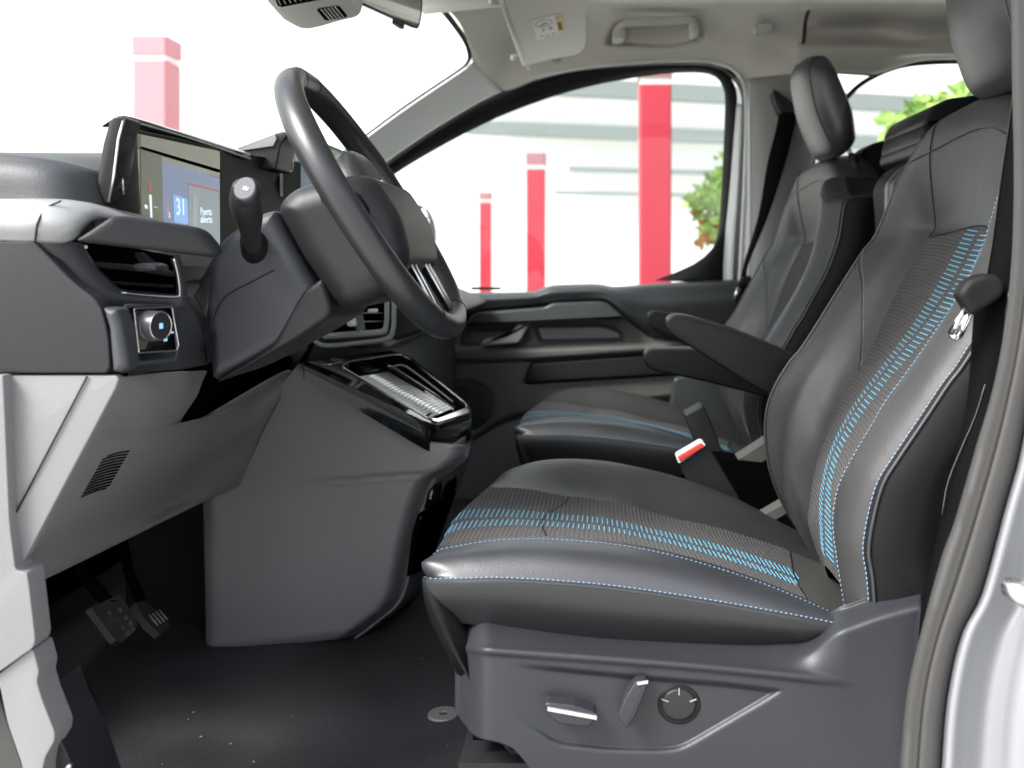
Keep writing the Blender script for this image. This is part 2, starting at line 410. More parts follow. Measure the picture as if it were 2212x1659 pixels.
def dashes(g, flip, ya, yb, i0, i1, step, wd, h=0.0009):
    """rows of stitched bars lying on the grid across from Y=ya to yb, every `step` metres along"""
    mb = MB(); last = None
    KL = [keyline(r) for r in g]
    def iat(j, L, near):
        j0 = max(0, min(int(j), len(g)-2)); t = j - j0; n = len(KL[0]); k = max(0, min(n-2, int(near) - 8))
        f = lambda i: KL[j0][i]*(1-t) + KL[j0+1][i]*t
        for i in range(k, n-1):
            if f(i) <= L <= f(i+1): return i + (L-f(i))/(f(i+1)-f(i))
        return near
    ii = i0
    while ii < i1:
        jm = None
        def jat(y, ii=ii):
            for j in range(len(g)-1):
                a, b = gpt(g, ii, j).y, gpt(g, ii, j+1).y
                if a <= y <= b and b > a: return j + (y-a)/(b-a)
            return len(g)/2
        c = gpt(g, ii, jat((ya+yb)/2))
        if last is None or (c-last).length >= step:
            last = c; N = 5; top = []
            jit = random.uniform(-0.0012, 0.0012)
            jm = jat((ya+yb)/2); j0 = max(0, min(int(jm), len(g)-2)); i_0 = int(ii); tt = ii - i_0
            Lc = (KL[j0][i_0]*(1-tt) + KL[j0][min(i_0+1, len(KL[0])-1)]*tt)*(1-(jm-j0)) + (KL[j0+1][i_0]*(1-tt) + KL[j0+1][min(i_0+1, len(KL[0])-1)]*tt)*(jm-j0)
            for k in range(N+1):
                j = jat(ya + jit + (yb-ya)*k/N); iq = iat(j, Lc, ii); p = gpt(g, iq, j); n = gnorm(g, iq, j, flip)
                t = (gpt(g, iq+0.5, j) - p).normalized()
                top.append([p - t*wd/2 - n*0.001, p - t*wd/3 + n*h, p + t*wd/3 + n*h, p + t*wd/2 - n*0.001])
            mb.grid(top)
        ii += 0.08
    return mb
def stitches(path, length, gap, r, lift=Vector((0, 0, 0.0008))):
    mb = MB(); pts = resample(path, max(2, int(sum((b-a).length for a, b in zip(path, path[1:])) / 0.0012)))
    step = max(1, int(length/0.0012)); g = max(1, int(gap/0.0012)); i = 0
    while i + step < len(pts):
        mb.tube([pts[i] + lift*0.3, pts[(2*i+step)//2] + lift, pts[i+step] + lift*0.3], r, 5); i += step + g
    return mb
def two(pts, zk, n1, n2):
    """polyline split where z passes zk, each half resampled, so rows line up across lines"""
    q = catmull(pts, 14); k = next((i for i, p in enumerate(q) if p.z > zk + ZC), len(q)-2); k = max(1, k)
    a, b = q[k-1], q[k]; t = (zk + ZC - a.z) / (b.z - a.z) if abs(b.z-a.z) > 1e-9 else 0; c = a.lerp(b, max(0, min(1, t)))
    return resample(q[:k] + [c], n1) + resample([c] + q[k:], n2)[1:]
def arm(name, parent, tip, T, Y0, Y1):
    o = rnd(tip, 16)
    mb = MB(); pillow(mb, o, Y0, Y1, 6, 6, 4); 
    a = obj(name, mb, 'leather_dark', parent, 60)
    # piping along the near upper edge
    s = Y0 / F; pp = [Vector(((u-U)*s, Y0 + 0.002, (H-v)*s + ZC)) for u, v in inset(o, 2.5)]
    k = len(pp) // 2
    m2 = MB(); m2.tube(pp[:k], 0.0013, 6); obj('piping', m2, 'piping', a, 180)
    return a
def make_seat(name, label, dx, dy, shear, driver):
    base = thing(name, label, 'car seat', (0.1 + dx, 1.45 + dy, -0.69 + ZC), 'front seats of the van'); REF['x'] = dx
    def T(p): return Vector((p[0] + dx, p[1] + dy, p[2]))
    def TB(p): return Vector((p[0] + dx - shear*(p[2] - ZC + 0.35), p[1] + dy, p[2]))
    # ---- cushion
    def front(l, a=0.0, drop=0.10):
        q = l[0]; return [X(q, 0.02 + a, 0, -drop), X(q, 0.0, 0, -drop*0.55), X(q, -0.008, 0, -drop*0.22)] + l
    L1 = PL([(917,1246),(935,1250),(1000,1249),(1100,1248),(1300,1262),(1500,1290),(1700,1325),(1800,1345),(1880,1362)], 1.168)
    L2 = PL([(943,1192),(975,1183),(1060,1169),(1150,1165),(1250,1169),(1350,1180),(1450,1200),(1550,1228),(1650,1262),(1750,1303),(1800,1325),(1850,1350),(1910,1378)], 1.235)
    L3 = [X(p, 0, 0.03, -0.004) for p in L2]; L3[0] = X(L3[0], 0.0, 0, 0.004)
    L5 = PL([(1050,1056),(1075,1053),(1136,1056),(1222,1072),(1255,1075),(1344,1088),(1433,1114),(1551,1140),(1674,1178),(1750,1208),(1840,1240)], 1.59)
    L4 = [a.lerp(b, 0.5) + Vector((-0.012 if k == 0 else 0, 0, -0.006)) for k, (a, b) in enumerate(zip(resample(catmull(L3, 8), 9), resample(catmull(L5, 8), 9)))]
    L6 = PL([(1052,1056),(1080,1028),(1130,1004),(1200,993),(1300,997),(1400,1016),(1500,1044),(1600,1083),(1690,1130),(1760,1163),(1830,1190)], 1.72)
    L6[0] = X(L6[0], 0, 0, -0.02)
    Lm = [a.lerp(b, 0.52) + Vector((0, -0.013, 0.009)) for a, b in zip(resample(catmull(L1, 8), 9), resample(catmull(L2, 8), 9))]
    L7 = [X(p, 0.0, 0.045, -0.035) for p in L6]; L8 = [X(p, 0, 0.04, -0.11) for p in L6]
    L0 = PL([(935,1345),(985,1345),(1100,1360),(1300,1385),(1500,1400),(1700,1400),(1800,1390),(1880,1385)], 1.185)
    Lh = PL([(917,1285),(940,1290),(1000,1290),(1100,1295),(1300,1318),(1500,1340),(1700,1362),(1800,1372),(1880,1378)], 1.166)
    ns = 90
    def mk(l, drop, a=0.0): return [T(p) for p in resample(catmull(front(l, a, drop), 10), ns)]
    LL = [[T(p) for p in line(L0, ns)], [T(p) for p in line(Lh, ns)], [T(p) for p in line(L1, ns)], mk(Lm, 0.04), mk(L2, 0.07), mk(L3, 0.10), mk(L4, 0.13), mk(L5, 0.12), mk(L6, 0.10), mk(L7, 0.08), mk(L8, 0.05)]
    nc = 8; rows = []
    for i in range(ns + 1): rows.append(catmull([l[i] for l in LL], nc))
    G = [[rows[i][j] for i in range(ns+1)] for j in range(len(rows[0]))]
    j1, j3, j5 = 2*nc, 5*nc, 7*nc
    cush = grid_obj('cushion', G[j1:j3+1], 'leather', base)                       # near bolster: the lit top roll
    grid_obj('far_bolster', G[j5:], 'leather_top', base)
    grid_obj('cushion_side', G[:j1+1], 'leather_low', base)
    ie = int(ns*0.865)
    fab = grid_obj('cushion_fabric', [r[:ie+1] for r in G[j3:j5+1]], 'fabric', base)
    grid_obj('cushion_rear_panel', [r[ie:] for r in G[j3:j5+1]], 'leather_end_lit', base)
    mb = MB(); mb.tube([r[ie] + Vector((0, 0, 0.0004)) for r in G[j3:j5+1]], 0.0012, 5); obj('rear_seam', mb, 'black', base, 180)
    # front apron closes the cushion below
    f0 = [T(p) for p in [X(g0[0], 0, 0, 0) - Vector((dx, dy, 0)) for g0 in G]]
    mb = MB(); mb.grid([f0, [X(p, 0.03, 0, -0.06) for p in f0], [Vector((p.x+0.06, p.y, -0.50 + ZC)) for p in f0]]); obj('front_apron', mb, 'leather_shaded', base, 60, 0.004)
    fb = G[j3:j5+1]
    for ya, yb in ((1.345, 1.390), (1.410, 1.462)):
        obj('blue_dash_row', dashes(fb, False, ya+dy, yb+dy, 8, ns*0.86, 0.0066, 0.0026), 'thread_dash', base, 180)
    obj('seam_stitching', stitches(G[4*nc][6:], 0.0042, 0.0032, 0.00062), 'thread_pale', cush, 180)
    obj('seam_stitching', stitches(G[2*nc], 0.0042, 0.0032, 0.00062, Vector((0, -0.0007, 0.0004))), 'thread_pale', cush, 180)
    obj('far_edge_piping', (lambda m: (m.tube([X(p, 0, 0, 0.001) for p in G[8*nc + 3][6:]], 0.0022, 6), m)[1])(MB()), 'piping', base, 180)
    obj('cushion_piping', (lambda m: (m.tube([X(p, 0, -0.001, -0.004) for p in G[2*nc]], 0.0016, 6), m)[1])(MB()), 'piping', cush, 180)
    iseam = min(range(ns+1), key=lambda i: abs(G[4*nc+2][i].x - dx - (1205-U)/F*1.27))
    mb = MB(); mb.tube([gpt(fb, iseam + 0.002*j, j) + Vector((0, 0, -0.0005)) for j in range(len(fb))], 0.0016, 6); obj('cross_seam', mb, 'black', fab, 180)
    # ---- backrest
    N1 = PL([(1880,1330),(1873,1245),(1865,1186),(1876,1112),(1896,1043),(1926,993),(1986,904),(2036,829),(2066,790),(2119,707),(2185,603),(2240,480),(2275,350)], 1.175)
    N2 = PL([(1830,1330),(1810,1212),(1800,1126),(1810,1055),(1837,996),(1882,919),(1912,867),(1947,820),(1986,766),(2060,656),(2110,564),(2140,480),(2168,380),(2185,280)], 1.24)
    N4 = PL([(1790,1260),(1748,1141),(1750,1082),(1763,1008),(1784,948),(1808,889),(1837,829),(1876,763),(1926,653),(1971,570),(2007,511),(2021,490),(2014,420),(2009,340),(2020,275)], 1.60)
    N6 = PL([(1830,1280),(1770,1205),(1712,1130),(1675,1060),(1655,990),(1650,910),(1665,850),(1700,790),(1733,751),(1799,647),(1861,549),(1891,511),(1923,440),(1950,380),(1990,312)], 1.715)
    dz_ = lambda p: ss(-0.24, -0.04, p.z - ZC)
    N3 = [X(p, 0.016 + 0.024*dz_(p), 0.050, 0.004) for p in N2]
    zz = lambda l, z: next((a.lerp(b, (z+ZC-a.z)/(b.z-a.z)) for a, b in zip(l, l[1:]) if a.z <= z+ZC <= b.z), l[-1])
    Nc = []
    for z in (-0.44, -0.40, -0.34, -0.28, -0.22, -0.16, -0.10, -0.04, 0.03, 0.05, 0.10, 0.16, 0.20):
        a, b = zz(N3, z), zz(N4, z); Nc.append(Vector(((a.x+b.x)/2 - 0.008 + 0.018*dz_(a), 1.43, z + ZC)))
    Nc.append(Vector((Nc[-1].x + 0.014, 1.43, 0.228 + ZC)))
    bul = lambda A, B, t, k: [zz(A, z).lerp(zz(B, z), t) + Vector((k, 0, 0)) for z in (-0.42, -0.38, -0.32, -0.26, -0.2, -0.14, -0.08, -0.02, 0.04, 0.10, 0.13)]
    Nm = bul(N1, N2, 0.5, -0.012); Nf = bul(N4, N6, 0.55, -0.010); Nf += [X(Nf[-1], 0.02, 0, 0.06)]
    NS = [X(p, 0.055, -0.012, 0) for p in N1]; NB = [X(p, 0.12, 0.03, 0) for p in N1]
    NF = [X(p, 0.05, 0.018, 0) for p in N6]; NG = [X(p, 0.12, -0.01, 0) for p in N6]
    LB = [NB, NS, N1, Nm, N2, N3, Nc, N4, Nf, N6, NF, NG]
    n1, n2 = 80, 26; q = []
    for k, l in enumerate(LB):
        e = l[-1]; r = 0.045
        l = list(l) + [X(e, r*0.4, 0, r*0.35), X(e, r*1.2, 0, r*0.45)]
        q.append([TB(p) for p in two(l, 0.048 - (0.012 if k in (5, 7) else 0), n1, n2)])
    rows = [catmull([l[i] for l in q], nc) for i in range(n1+n2+1)]
    B = [[rows[i][j] for i in range(n1+n2+1)] for j in range(len(rows[0]))]
    k2, k4, k6 = 2*nc, 5*nc - 3, 7*nc
    grid_obj('backrest_side', B[:k2+1], 'leather_shaded', base)
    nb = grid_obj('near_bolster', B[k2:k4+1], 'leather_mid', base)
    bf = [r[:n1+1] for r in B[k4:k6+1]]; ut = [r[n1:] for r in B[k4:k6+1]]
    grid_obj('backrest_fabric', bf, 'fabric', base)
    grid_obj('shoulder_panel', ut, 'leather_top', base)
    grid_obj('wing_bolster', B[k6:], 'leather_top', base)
    # back shell
    edge = [r[-1] for r in B]; bk = [X(p, 0.07, 0, -0.01) for p in edge]
    nb0, nf0 = B[0], B[-1]
    mb = MB(); mb.grid([[nb0[i].lerp(nf0[i], t) + Vector((0.03*math.sin(math.pi*t), 0, 0)) for i in range(0, n1+n2+1, 2)] for t in [k/10 for k in range(11)]])
    mb.grid([edge, [X(p, 0.035, 0, 0.0) for p in edge], [nb0[-1].lerp(nf0[-1], j/(len(edge)-1)) + Vector((0.03*math.sin(math.pi*j/(len(edge)-1)), 0, 0)) for j in range(len(edge))]])
    obj('back_shell', mb, 'leather_dark', base, 60)
    for ya, yb in ((1.352, 1.398), (1.416, 1.462)):
        obj('blue_dash_row', dashes(bf, False, ya+dy, yb+dy, 3, n1-1, 0.0072, 0.0023), 'thread_dash', base, 180)
    lf = Vector((-0.0008, 0, 0.0002))
    obj('seam_stitching', stitches(B[2*nc][:n1+14], 0.0042, 0.0032, 0.00062, lf), 'thread_pale', nb, 180)
    obj('seam_stitching', stitches(B[4*nc-1][:n1+20], 0.0042, 0.0032, 0.0006, Vector((-0.0014, -0.0007, 0.0002))), 'thread_pale', nb, 180)
    mb = MB(); mb.tube([X(p, 0, -0.002, 0) for p in B[2*nc-1]], 0.0022, 6); obj('bolster_piping', mb, 'piping', nb, 180)
    mb = MB(); mb.tube([X(p, -0.001, 0, 0) for p in B[9*nc-1]], 0.0024, 6); obj('far_edge_piping', mb, 'piping', base, 180)
    # seam across the far wing and round the shoulder panel
    ia = n1 - 6
    mb = MB(); mb.tube([gpt(B, ia - 26*(1-t)**1.2, k6 + t*(9*nc-1-k6)) + Vector((-0.0008, 0, 0)) for t in [k/20 for k in range(21)]], 0.0009, 5)
    obj('wing_seam', mb, 'piping', base, 180)
    obj('seam_stitching', stitches([gpt(B, ia + 1.2 - 26*(1-t)**1.2, k6 + t*(9*nc-1-k6)) for t in [k/20 for k in range(21)]], 0.0042, 0.0034, 0.00062, lf), 'thread_pale', base, 180)
    mb = MB(); mb.tube([r[n1] + Vector((-0.0004, 0, 0)) for r in B[k4:k6+1]] + [B[k6][i] + Vector((-0.0004, 0, 0)) for i in range(n1, n1+n2-2)], 0.0013, 5)
    obj('shoulder_seam', mb, 'black', base, 180)
    mb = MB(); mb.tube([X(r[-12], -0.0012, 0, 0.0006) for r in B[3*nc:9*nc]], 0.0009, 5); obj('top_piping', mb, 'piping', base, 180)
    # ---- headrest (side outline measured on the passenger's)
    hp = [(1773,109),(1750,122),(1745,150),(1751,190),(1760,232),(1776,275),(1800,322),(1828,334),(1851,312),(1852,281),(1845,239),(1831,204),(1811,157),(1794,122)]
    s = 2.24 / F; Y0, Y1 = 1.29 + dy, 1.53 + dy
    def hx(u, v):
        x, z = (u-U)*s, (H-v)*s; x = x - 0.03 + 0.1*(z+0.35); return x, z
    ring = catmull([Vector((u, v, 0)) for u, v in hp], 5, True); o2 = [hx(p.x, p.y) for p in ring]
    cxx = sum(a for a, b in o2)/len(o2); czz = sum(b for a, b in o2)/len(o2); g = []
    for k in range(25):
        t = k/24; e = (2*t-1); sc_ = (1 - abs(e)**5)**0.33 if 0 < k < 24 else 0.02; sc_ = max(sc_, 0.55 if 0 < k < 24 else 0.5)
        cv = -0.018*(1-e*e)
        g.append([TB((cxx + (a-cxx)*sc_ + cv + 0.01, 1.41 + e*0.135, czz + (b-czz)*sc_ + ZC)) for a, b in o2])
    mb = MB(); mb.grid(g, closed=True); m_ = len(o2); mb.f.append(tuple(range(m_))); e_ = 24*m_; mb.f.append(tuple(e_+i for i in reversed(range(m_))))
    hr = obj('headrest', mb, 'leather', base, 60)
    mb = MB(); mb.tube([g[3][i] + Vector((0, -0.001, 0)) for i in list(range(m_)) + [0]], 0.0018, 6); obj('piping', mb, 'piping', hr, 180)
    for yy in (1.345, 1.475):
        mb = MB(); mb.tube([TB((cxx+0.03, yy, czz-0.06+ZC)), TB((cxx+0.055, yy, 0.20+ZC))], 0.006, 12); obj('headrest_post', mb, 'satin', base, 180)
        mb = MB(); mb.tube([TB((cxx+0.048, yy, 0.225+ZC)), TB((cxx+0.053, yy, 0.243+ZC))], 0.014, 14); obj('post_collar', mb, 'black', base, 60)
    return base, G, B
drv, GD, BD = make_seat('car_seat', 'black leather seat nearest the camera with bright blue dashes on ribbed fabric', 0, 0, 0, True)
pas, GP, BP = make_seat('car_seat', 'far black leather seat beyond the driver seat, its headrest fully in view', 0.03, 0.95, 0.10, False)
a1 = arm('armrest', drv, [(1440,700),(1443,686),(1462,678),(1490,682),(1581,708),(1671,744),(1790,800),(1790,890),(1690,866),(1622,832),(1540,780),(1493,751),(1447,722)], None, 1.765, 1.82)
a2 = arm('armrest', pas, [(1390,770),(1396,757),(1412,753),(1496,753),(1700,765),(1800,800),(1800,880),(1700,868),(1622,850),(1525,825),(1409,801),(1393,787)], None, 2.02, 2.08)
a3 = arm('armrest', pas, [(1396,690),(1398,676),(1412,669),(1455,677),(1540,700),(1640,735),(1640,790),(1540,770),(1450,730),(1402,706)], None, 2.74, 2.80)
# ---- driver seat base with its side shield
def crv(pts):
    q = catmull([Vector((a, b, 0)) for a, b in pts], 8); return lambda x: interp([(p.x, p.y) for p in q], x)
topc = crv([(984,1322),(1050,1338),(1100,1350),(1250,1372),(1400,1382),(1600,1388),(1690,1382),(1750,1357),(1800,1318),(1850,1298),(1900,1280),(1965,1262),(1990,1258)])
ridge = crv([(984,1392),(1020,1402),(1100,1408),(1400,1430),(1600,1448),(1840,1474),(1990,1490)])
botc = crv([(984,1530),(1000,1556),(1030,1590),(1080,1604),(1115,1622),(1160,1680),(1200,1740),(1300,1760),(1990,1760)])
recess = [(1075,1425),(1395,1457),(1560,1470),(1660,1482),(1697,1488),(1668,1509),(1555,1575),(1478,1620),(1440,1627),(1314,1625),(1200,1612),(1120,1560),(1060,1500)]
recess = rnd(recess, 26, 3)
def shieldY(u, v):
    t, r, b = topc(u), ridge(u), botc(u)
    y = 1.135
    if v < r:
        k = (r - v) / max(20, (r - t)); y += 0.055 * min(1, k) ** 1.25
        w_ = ss(1700, 1830, u); y = y*(1-w_) + 1.135*w_
    y += 0.045*(1 - ss(4, 62, v - t))*ss(1690, 1800, u)
    y += 0.006 * math.exp(-((v - r - 4) / 9.0) ** 2) * 0 - 0.004*math.exp(-((v-r)/8.0)**2)*(1-ss(1750,1870,u))
    y += 0.060 * (1 - ss(984, 1075, u)) ** 2
    d = sdf((u, v), recess) if 1030 < u < 1720 and 1400 < v < 1650 else 60
    dep = 0.007 * (1 - ss(-13, 1, d)) * ss(1080, 1230, u)
    y += dep
    return y
mb = MB(); hfield(mb, 984, 1990, 170, topc, botc, 110, shieldY)
obj('side_shield', mb, 'side_shield', drv, 180, 0.003)
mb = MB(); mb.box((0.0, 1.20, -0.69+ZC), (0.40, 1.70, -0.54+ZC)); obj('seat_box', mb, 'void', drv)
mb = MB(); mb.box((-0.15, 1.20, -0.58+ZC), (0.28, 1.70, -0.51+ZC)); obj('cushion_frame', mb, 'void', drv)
mb = MB(); mb.box((0.0, 1.17, -0.69+ZC), (0.45, 1.20, -0.60+ZC)); 
mb.box((-0.165, 1.185, -0.69+ZC), (0.0, 1.65, -0.60+ZC)); obj('seat_rail', mb, 'dark', drv)
mb = MB(); mb.box((-0.168, 1.160, -0.668+ZC), (-0.03, 1.178, -0.645+ZC)); mb.box((-0.17, 1.150, -0.70+ZC),(0.0,1.19,-0.685+ZC)); obj('rail_runner', mb, 'pedal', drv)
mb = MB(); mb.tube(PL([(1090,1605),(1105,1622),(1122,1626),(1125,1607)], 1.165), 0.0035, 8); obj('rail_cable', mb, 'black', drv, 180)
# switches
q = [(1176,1521),(1184,1518),(1240,1524),(1287,1540),(1286,1555),(1272,1572),(1210,1566),(1195,1556),(1180,1540)]
pil('seat_switch', 'side_shield', drv, rnd(q, 6), 1.120, 1.15, 5)
mb = MB(); mb.obox(P(1236,1539,1.1195), (0.0275, 0, -0.005), (0, 0.0012, 0.0006), (0, 0, 0.0022)); obj('switch_highlight_edge', mb, 'satin', drv)
q = [(1374,1472),(1397,1469),(1399,1482),(1372,1548),(1356,1575),(1338,1556),(1336,1545),(1352,1505)]
pil('recline_switch', 'side_shield', drv, rnd(q, 6), 1.120, 1.15, 4)
mb = MB(); mb.obox(P(1388,1474,1.1195), (0.006, 0, 0.001), (0, 0.0012, 0), (0, 0, 0.0018)); obj('switch_highlight_edge', mb, 'satin', drv)
cx, cyv = 1467, 1523
def disc(cu, cv, r, n=40): return [(cu + r*math.cos(2*math.pi*k/n), cv + r*math.sin(2*math.pi*k/n)*0.92) for k in range(n)]
pil('dial_ring', 'black', drv, disc(cx, cyv, 47), 1.139, 1.15, 4)
lum = pil('lumbar_dial', 'shroud', drv, disc(cx, cyv, 37), 1.1365, 1.15, 5)
for a, l in ((-90, 1), (-160, 1), (-20, 1)):
    ca, sa = math.cos(R(a)), math.sin(R(a)); c = P(cx + 32*ca, cyv + 29*sa, 1.1362)
    mb = MB(); mb.obox(c, (0.004*ca, 0, -0.004*sa), (0, 0.0006, 0), (0.0006*sa, 0, 0.0006*ca)); obj('dial_mark', mb, 'trim_grey', drv)
# passenger seat base
mb = MB(); mb.box((0.02, 2.2, -0.69+ZC), (0.50, 2.68, -0.50+ZC)); obj('seat_box', mb, 'dark', pas)
# inboard hinge covers and fittings seen between the seats
mb = MB(); mb.obox(P(1665,1108,1.74), (0.045, 0, 0.026), (0, 0.02, 0), (-0.004, 0, 0.007)); obj('hinge_cover', mb, 'doorgrey', drv)
mb = MB(); mb.obox(P(1610,993,2.02), (0.055, 0, 0.035), (0, 0.03, 0), (-0.008, 0, 0.012)); obj('hinge_cover', mb, 'doorgrey', pas)
mb = MB(); mb.obox(P(1640,1045,2.02), (0.10, 0, -0.01), (0, 0.04, 0), (0, 0, 0.05)); obj('recline_housing', mb, 'void', pas)
# buckles
def buckle(name, label, quad, Y0, Y1, tip, red):
    b = thing(name, label, 'seat belt buckle', P(quad[2][0], quad[2][1], Y0))
    pil('buckle_body', 'dark' if red else 'dark', b, rnd(quad, 8), Y0, Y1, 4)
    if red:
        a = Vector((1464, 992, 0)); c = Vector((1520, 960, 0))
        pil('buckle_mouth', 'paper', b, rnd([(1460,986),(1517,953),(1526,962),(1466,1003)], 6), Y0-0.012, Y0+0.02, 1)
        pil('release_button', 'red', b, rnd([(1464,986),(1513,957),(1521,962),(1515,970),(1469,998)], 3), Y0-0.0155, Y0+0.01, 2)
    return b
buckle('driver_belt_buckle', 'black belt buckle with a red release button beside the driver cushion', [(1462,990),(1518,956),(1530,962),(1600,1080),(1540,1130),(1500,1080)], 1.79, 1.84, None, True)
buckle('passenger_belt_buckle', 'dark grey square belt buckle on the near side of the far seat', [(1477,897),(1520,875),(1545,934),(1570,1000),(1520,1010),(1499,951)], 2.06, 2.12, None, False)
def onplane(u, v, p0, n):
    d = Vector(((u-U)/F, 1, (H-v)/F)); o = Vector((0, 0, ZC)); t = (p0 - o).dot(n) / d.dot(n); return o + d*t
def plane3(a, b, c): n = (b-a).cross(c-a).normalized(); return a, n
def slab(mb, pts, n, th):
    """flat solid: 3D outline pts, extruded by n*th"""
    m = len(pts); o = len(mb.v); mb.v += [Vector(p) for p in pts] + [Vector(p) + n*th for p in pts]
    mb.f += [tuple(o+i for i in range(m)), tuple(o+m+i for i in reversed(range(m)))]
    mb.f += [(o+i, o+(i+1) % m, o+m+(i+1) % m, o+m+i) for i in range(m)]
def dent(g, poly, depth, wdt):
    for r in g:
        for p in r:
            u = U + p.x/p.y*F; v = H - (p.z-ZC)/p.y*F
            d = sdf((u, v), poly)
            if d < 2: p.y += depth * (1 - ss(-wdt, 2, d))
    return g
# ------------------------------------------------------------------ outside: ground, building, posts, plants
mb = MB(); mb.box((-150, -150, -0.2), (150, 150, 0)); one('ground', 'ground', None, None, mb, kind='structure')
bt = thing('building', 'white building with grey horizontal rails outside beyond the van windows', 'building', (0, 16, 0))
ca, sa = math.cos(0.27), math.sin(0.27)
def bld(x, d, z): return Vector((x*ca*1.5, (14 + x*sa*1.05 + d)*1.5, (z-ZC)*1.5 + ZC))
mb = MB(); slab(mb, [bld(-26, 0, 0), bld(16, 0, 0), bld(16, 0, 7.5), bld(-26, 0, 7.5)], Vector((0, 1, 0)), 0.3); obj('wall', mb, 'wall', bt)
for z, h, x0, x1 in ((3.55, 0.24, -1.7, 16), (2.98, 0.18, -1.8, 16), (2.52, 0.06, -0.4, 16), (2.20, 0.045, -0.6, 16)):
    mb = MB(); slab(mb, [bld(x0, -0.3, z), bld(x1, -0.3, z), bld(x1, -0.3, z+h), bld(x0, -0.3, z+h)], Vector((0, 1, 0)), 0.25); obj('rail', mb, 'beam', bt)
mb = MB(); mb.box((-9.5, -14, 0), (12, -13.7, 6)); one('white_wall', 'wall', 'white courtyard wall standing opposite the open driver door', 'wall', mb)
def post(u, Y, wpx, top, name, label, m='redpost', lo=-0.02):
    x = (u-U)/F*Y; h = (H-top)/F*Y + ZC; w_ = wpx/F*Y/2
    t = thing(name, label, 'post', (x, Y, 0), 'red posts in a row outside')
    mb = MB(); pillow_box(mb, x-w_, x+w_, Y, Y+2*w_, lo, h-0.16); obj('shaft', mb, m, t)
    mb = MB(); pillow_box(mb, x-w_*1.05, x+w_*1.05, Y-0.01, Y+2*w_+0.01, h-0.12, h); obj('post_cap', mb, 'redcap' if m == 'redpost' else m, t)
    mb = MB(); mb.box((x-w_*0.9, Y+0.01, h-0.16), (x+w_*0.9, Y+2*w_-0.01, h-0.12)); obj('collar', mb, 'wall', t)
    return t
def pillow_box(mb, x0, x1, y0, y1, z0, z1):
    b = 0.012
    mb.add([(x0+b,y0,z0),(x1-b,y0,z0),(x1,y0+b,z0),(x1,y1,z0),(x0,y1,z0),(x0,y0+b,z0),
            (x0+b,y0,z1),(x1-b,y0,z1),(x1,y0+b,z1),(x1,y1,z1),(x0,y1,z1),(x0,y0+b,z1)],
           [(0,1,7,6),(1,2,8,7),(2,3,9,8),(3,4,10,9),(4,5,11,10),(5,0,6,11),(6,7,8,9,10,11),(5,4,3,2,1,0)])
post(1416, 5.6, 70, 120, 'red_post', 'tall red post nearest the passenger window, rising past its top edge')
post(1157, 10, 41, 330, 'red_post', 'middle red post seen through the passenger window, of medium height')
post(1048, 16, 26, 415, 'red_post', 'small distant red post low at the left of the passenger window')
post(322, 6.6, 74, 78, 'red_post', 'red post with painted-in glare seen through the windscreen', 'glare_post')
def leafset(mb, c, rx, rz, ry, n, s0, rnd_):
    for _ in range(n):
        a = rnd_.uniform(0, 6.283); rr = math.sqrt(rnd_.random())
        p = Vector((c[0] + rx*rr*math.cos(a), c[1] + rnd_.uniform(-ry, ry), c[2] + rz*rr*math.sin(a)))
        d = Vector((rnd_.uniform(-1, 1), rnd_.uniform(-0.5, 0.5), rnd_.uniform(-1, 0.6))).normalized(); s = s0*rnd_.uniform(0.6, 1.3)
        t = d.cross(Vector((rnd_.uniform(-.4,.4), 1, rnd_.uniform(-.4,.4)))).normalized(); nn = d.cross(t)
        mb.add([p, p + d*s*0.4 + t*s*0.26 + nn*s*0.05, p + d*s, p + d*s*0.4 - t*s*0.26 + nn*s*0.05, p + d*s*0.5 - nn*s*0.05], [(0,1,4),(1,2,4),(2,3,4),(3,0,4)])
rg = random.Random(3)
pt = thing('potted_plant', 'light green leafy plant with orange tinted leaves at the rear corner of the passenger window', 'plant', (0.75, 6.0, 0))
mb = MB()
for u, v, rx, rz, n in ((1560, 400, .09, .10, 26), (1535, 440, .10, .10, 30), (1510, 425, .06, .05, 12), (1545, 490, .10, .09, 24), (1500, 440, .05, .03, 8), (1562, 360, .05, .08, 10), (1590, 450, .15, .3, 60)):
    c = P(u, v, 6.0); leafset(mb, c, rx, rz, 0.1, int(n*2.2), 0.065, rg)
obj('leaves', mb, 'leaf', pt, 180)
mb = MB()
for u, v in ((1530, 470), (1545, 500), (1520, 510)): leafset(mb, P(u, v, 5.95), .06, .05, .05, 9, 0.09, rg)
obj('orange_leaves', mb, 'leaf2', pt, 180)
mb = MB()
for u in (1560, 1585, 1600): mb.tube([P(1585, 900, 6.05), P(u+5, 620, 6.02), P(u-15, 450, 6.0)], 0.012, 6)
mb.tube([W(0.83, 6.05, -1.30), P(1585, 900, 6.05)], 0.03, 8); obj('stem', mb, 'stem', pt, 180)
pt = thing('shrub', 'bright lime green large leaved shrub beyond the rear side window', 'shrub', (2.0, 5.6, 0))
mb = MB()
for u, v, rx, rz, n in ((2070, 240, .22, .12, 90), (2000, 275, .16, .13, 80), (1975, 310, .15, .10, 60), (2120, 210, .18, .10, 70), (2180, 260, .3, .2, 90), (1935, 262, .05, .05, 16), (2050, 330, .3, .18, 120), (1960, 345, .12, .06, 30)):
    leafset(mb, P(u, v, 5.6), rx, rz, 0.12, int(n*1.6), 0.10, rg)
obj('leaves', mb, 'leaf', pt, 180)
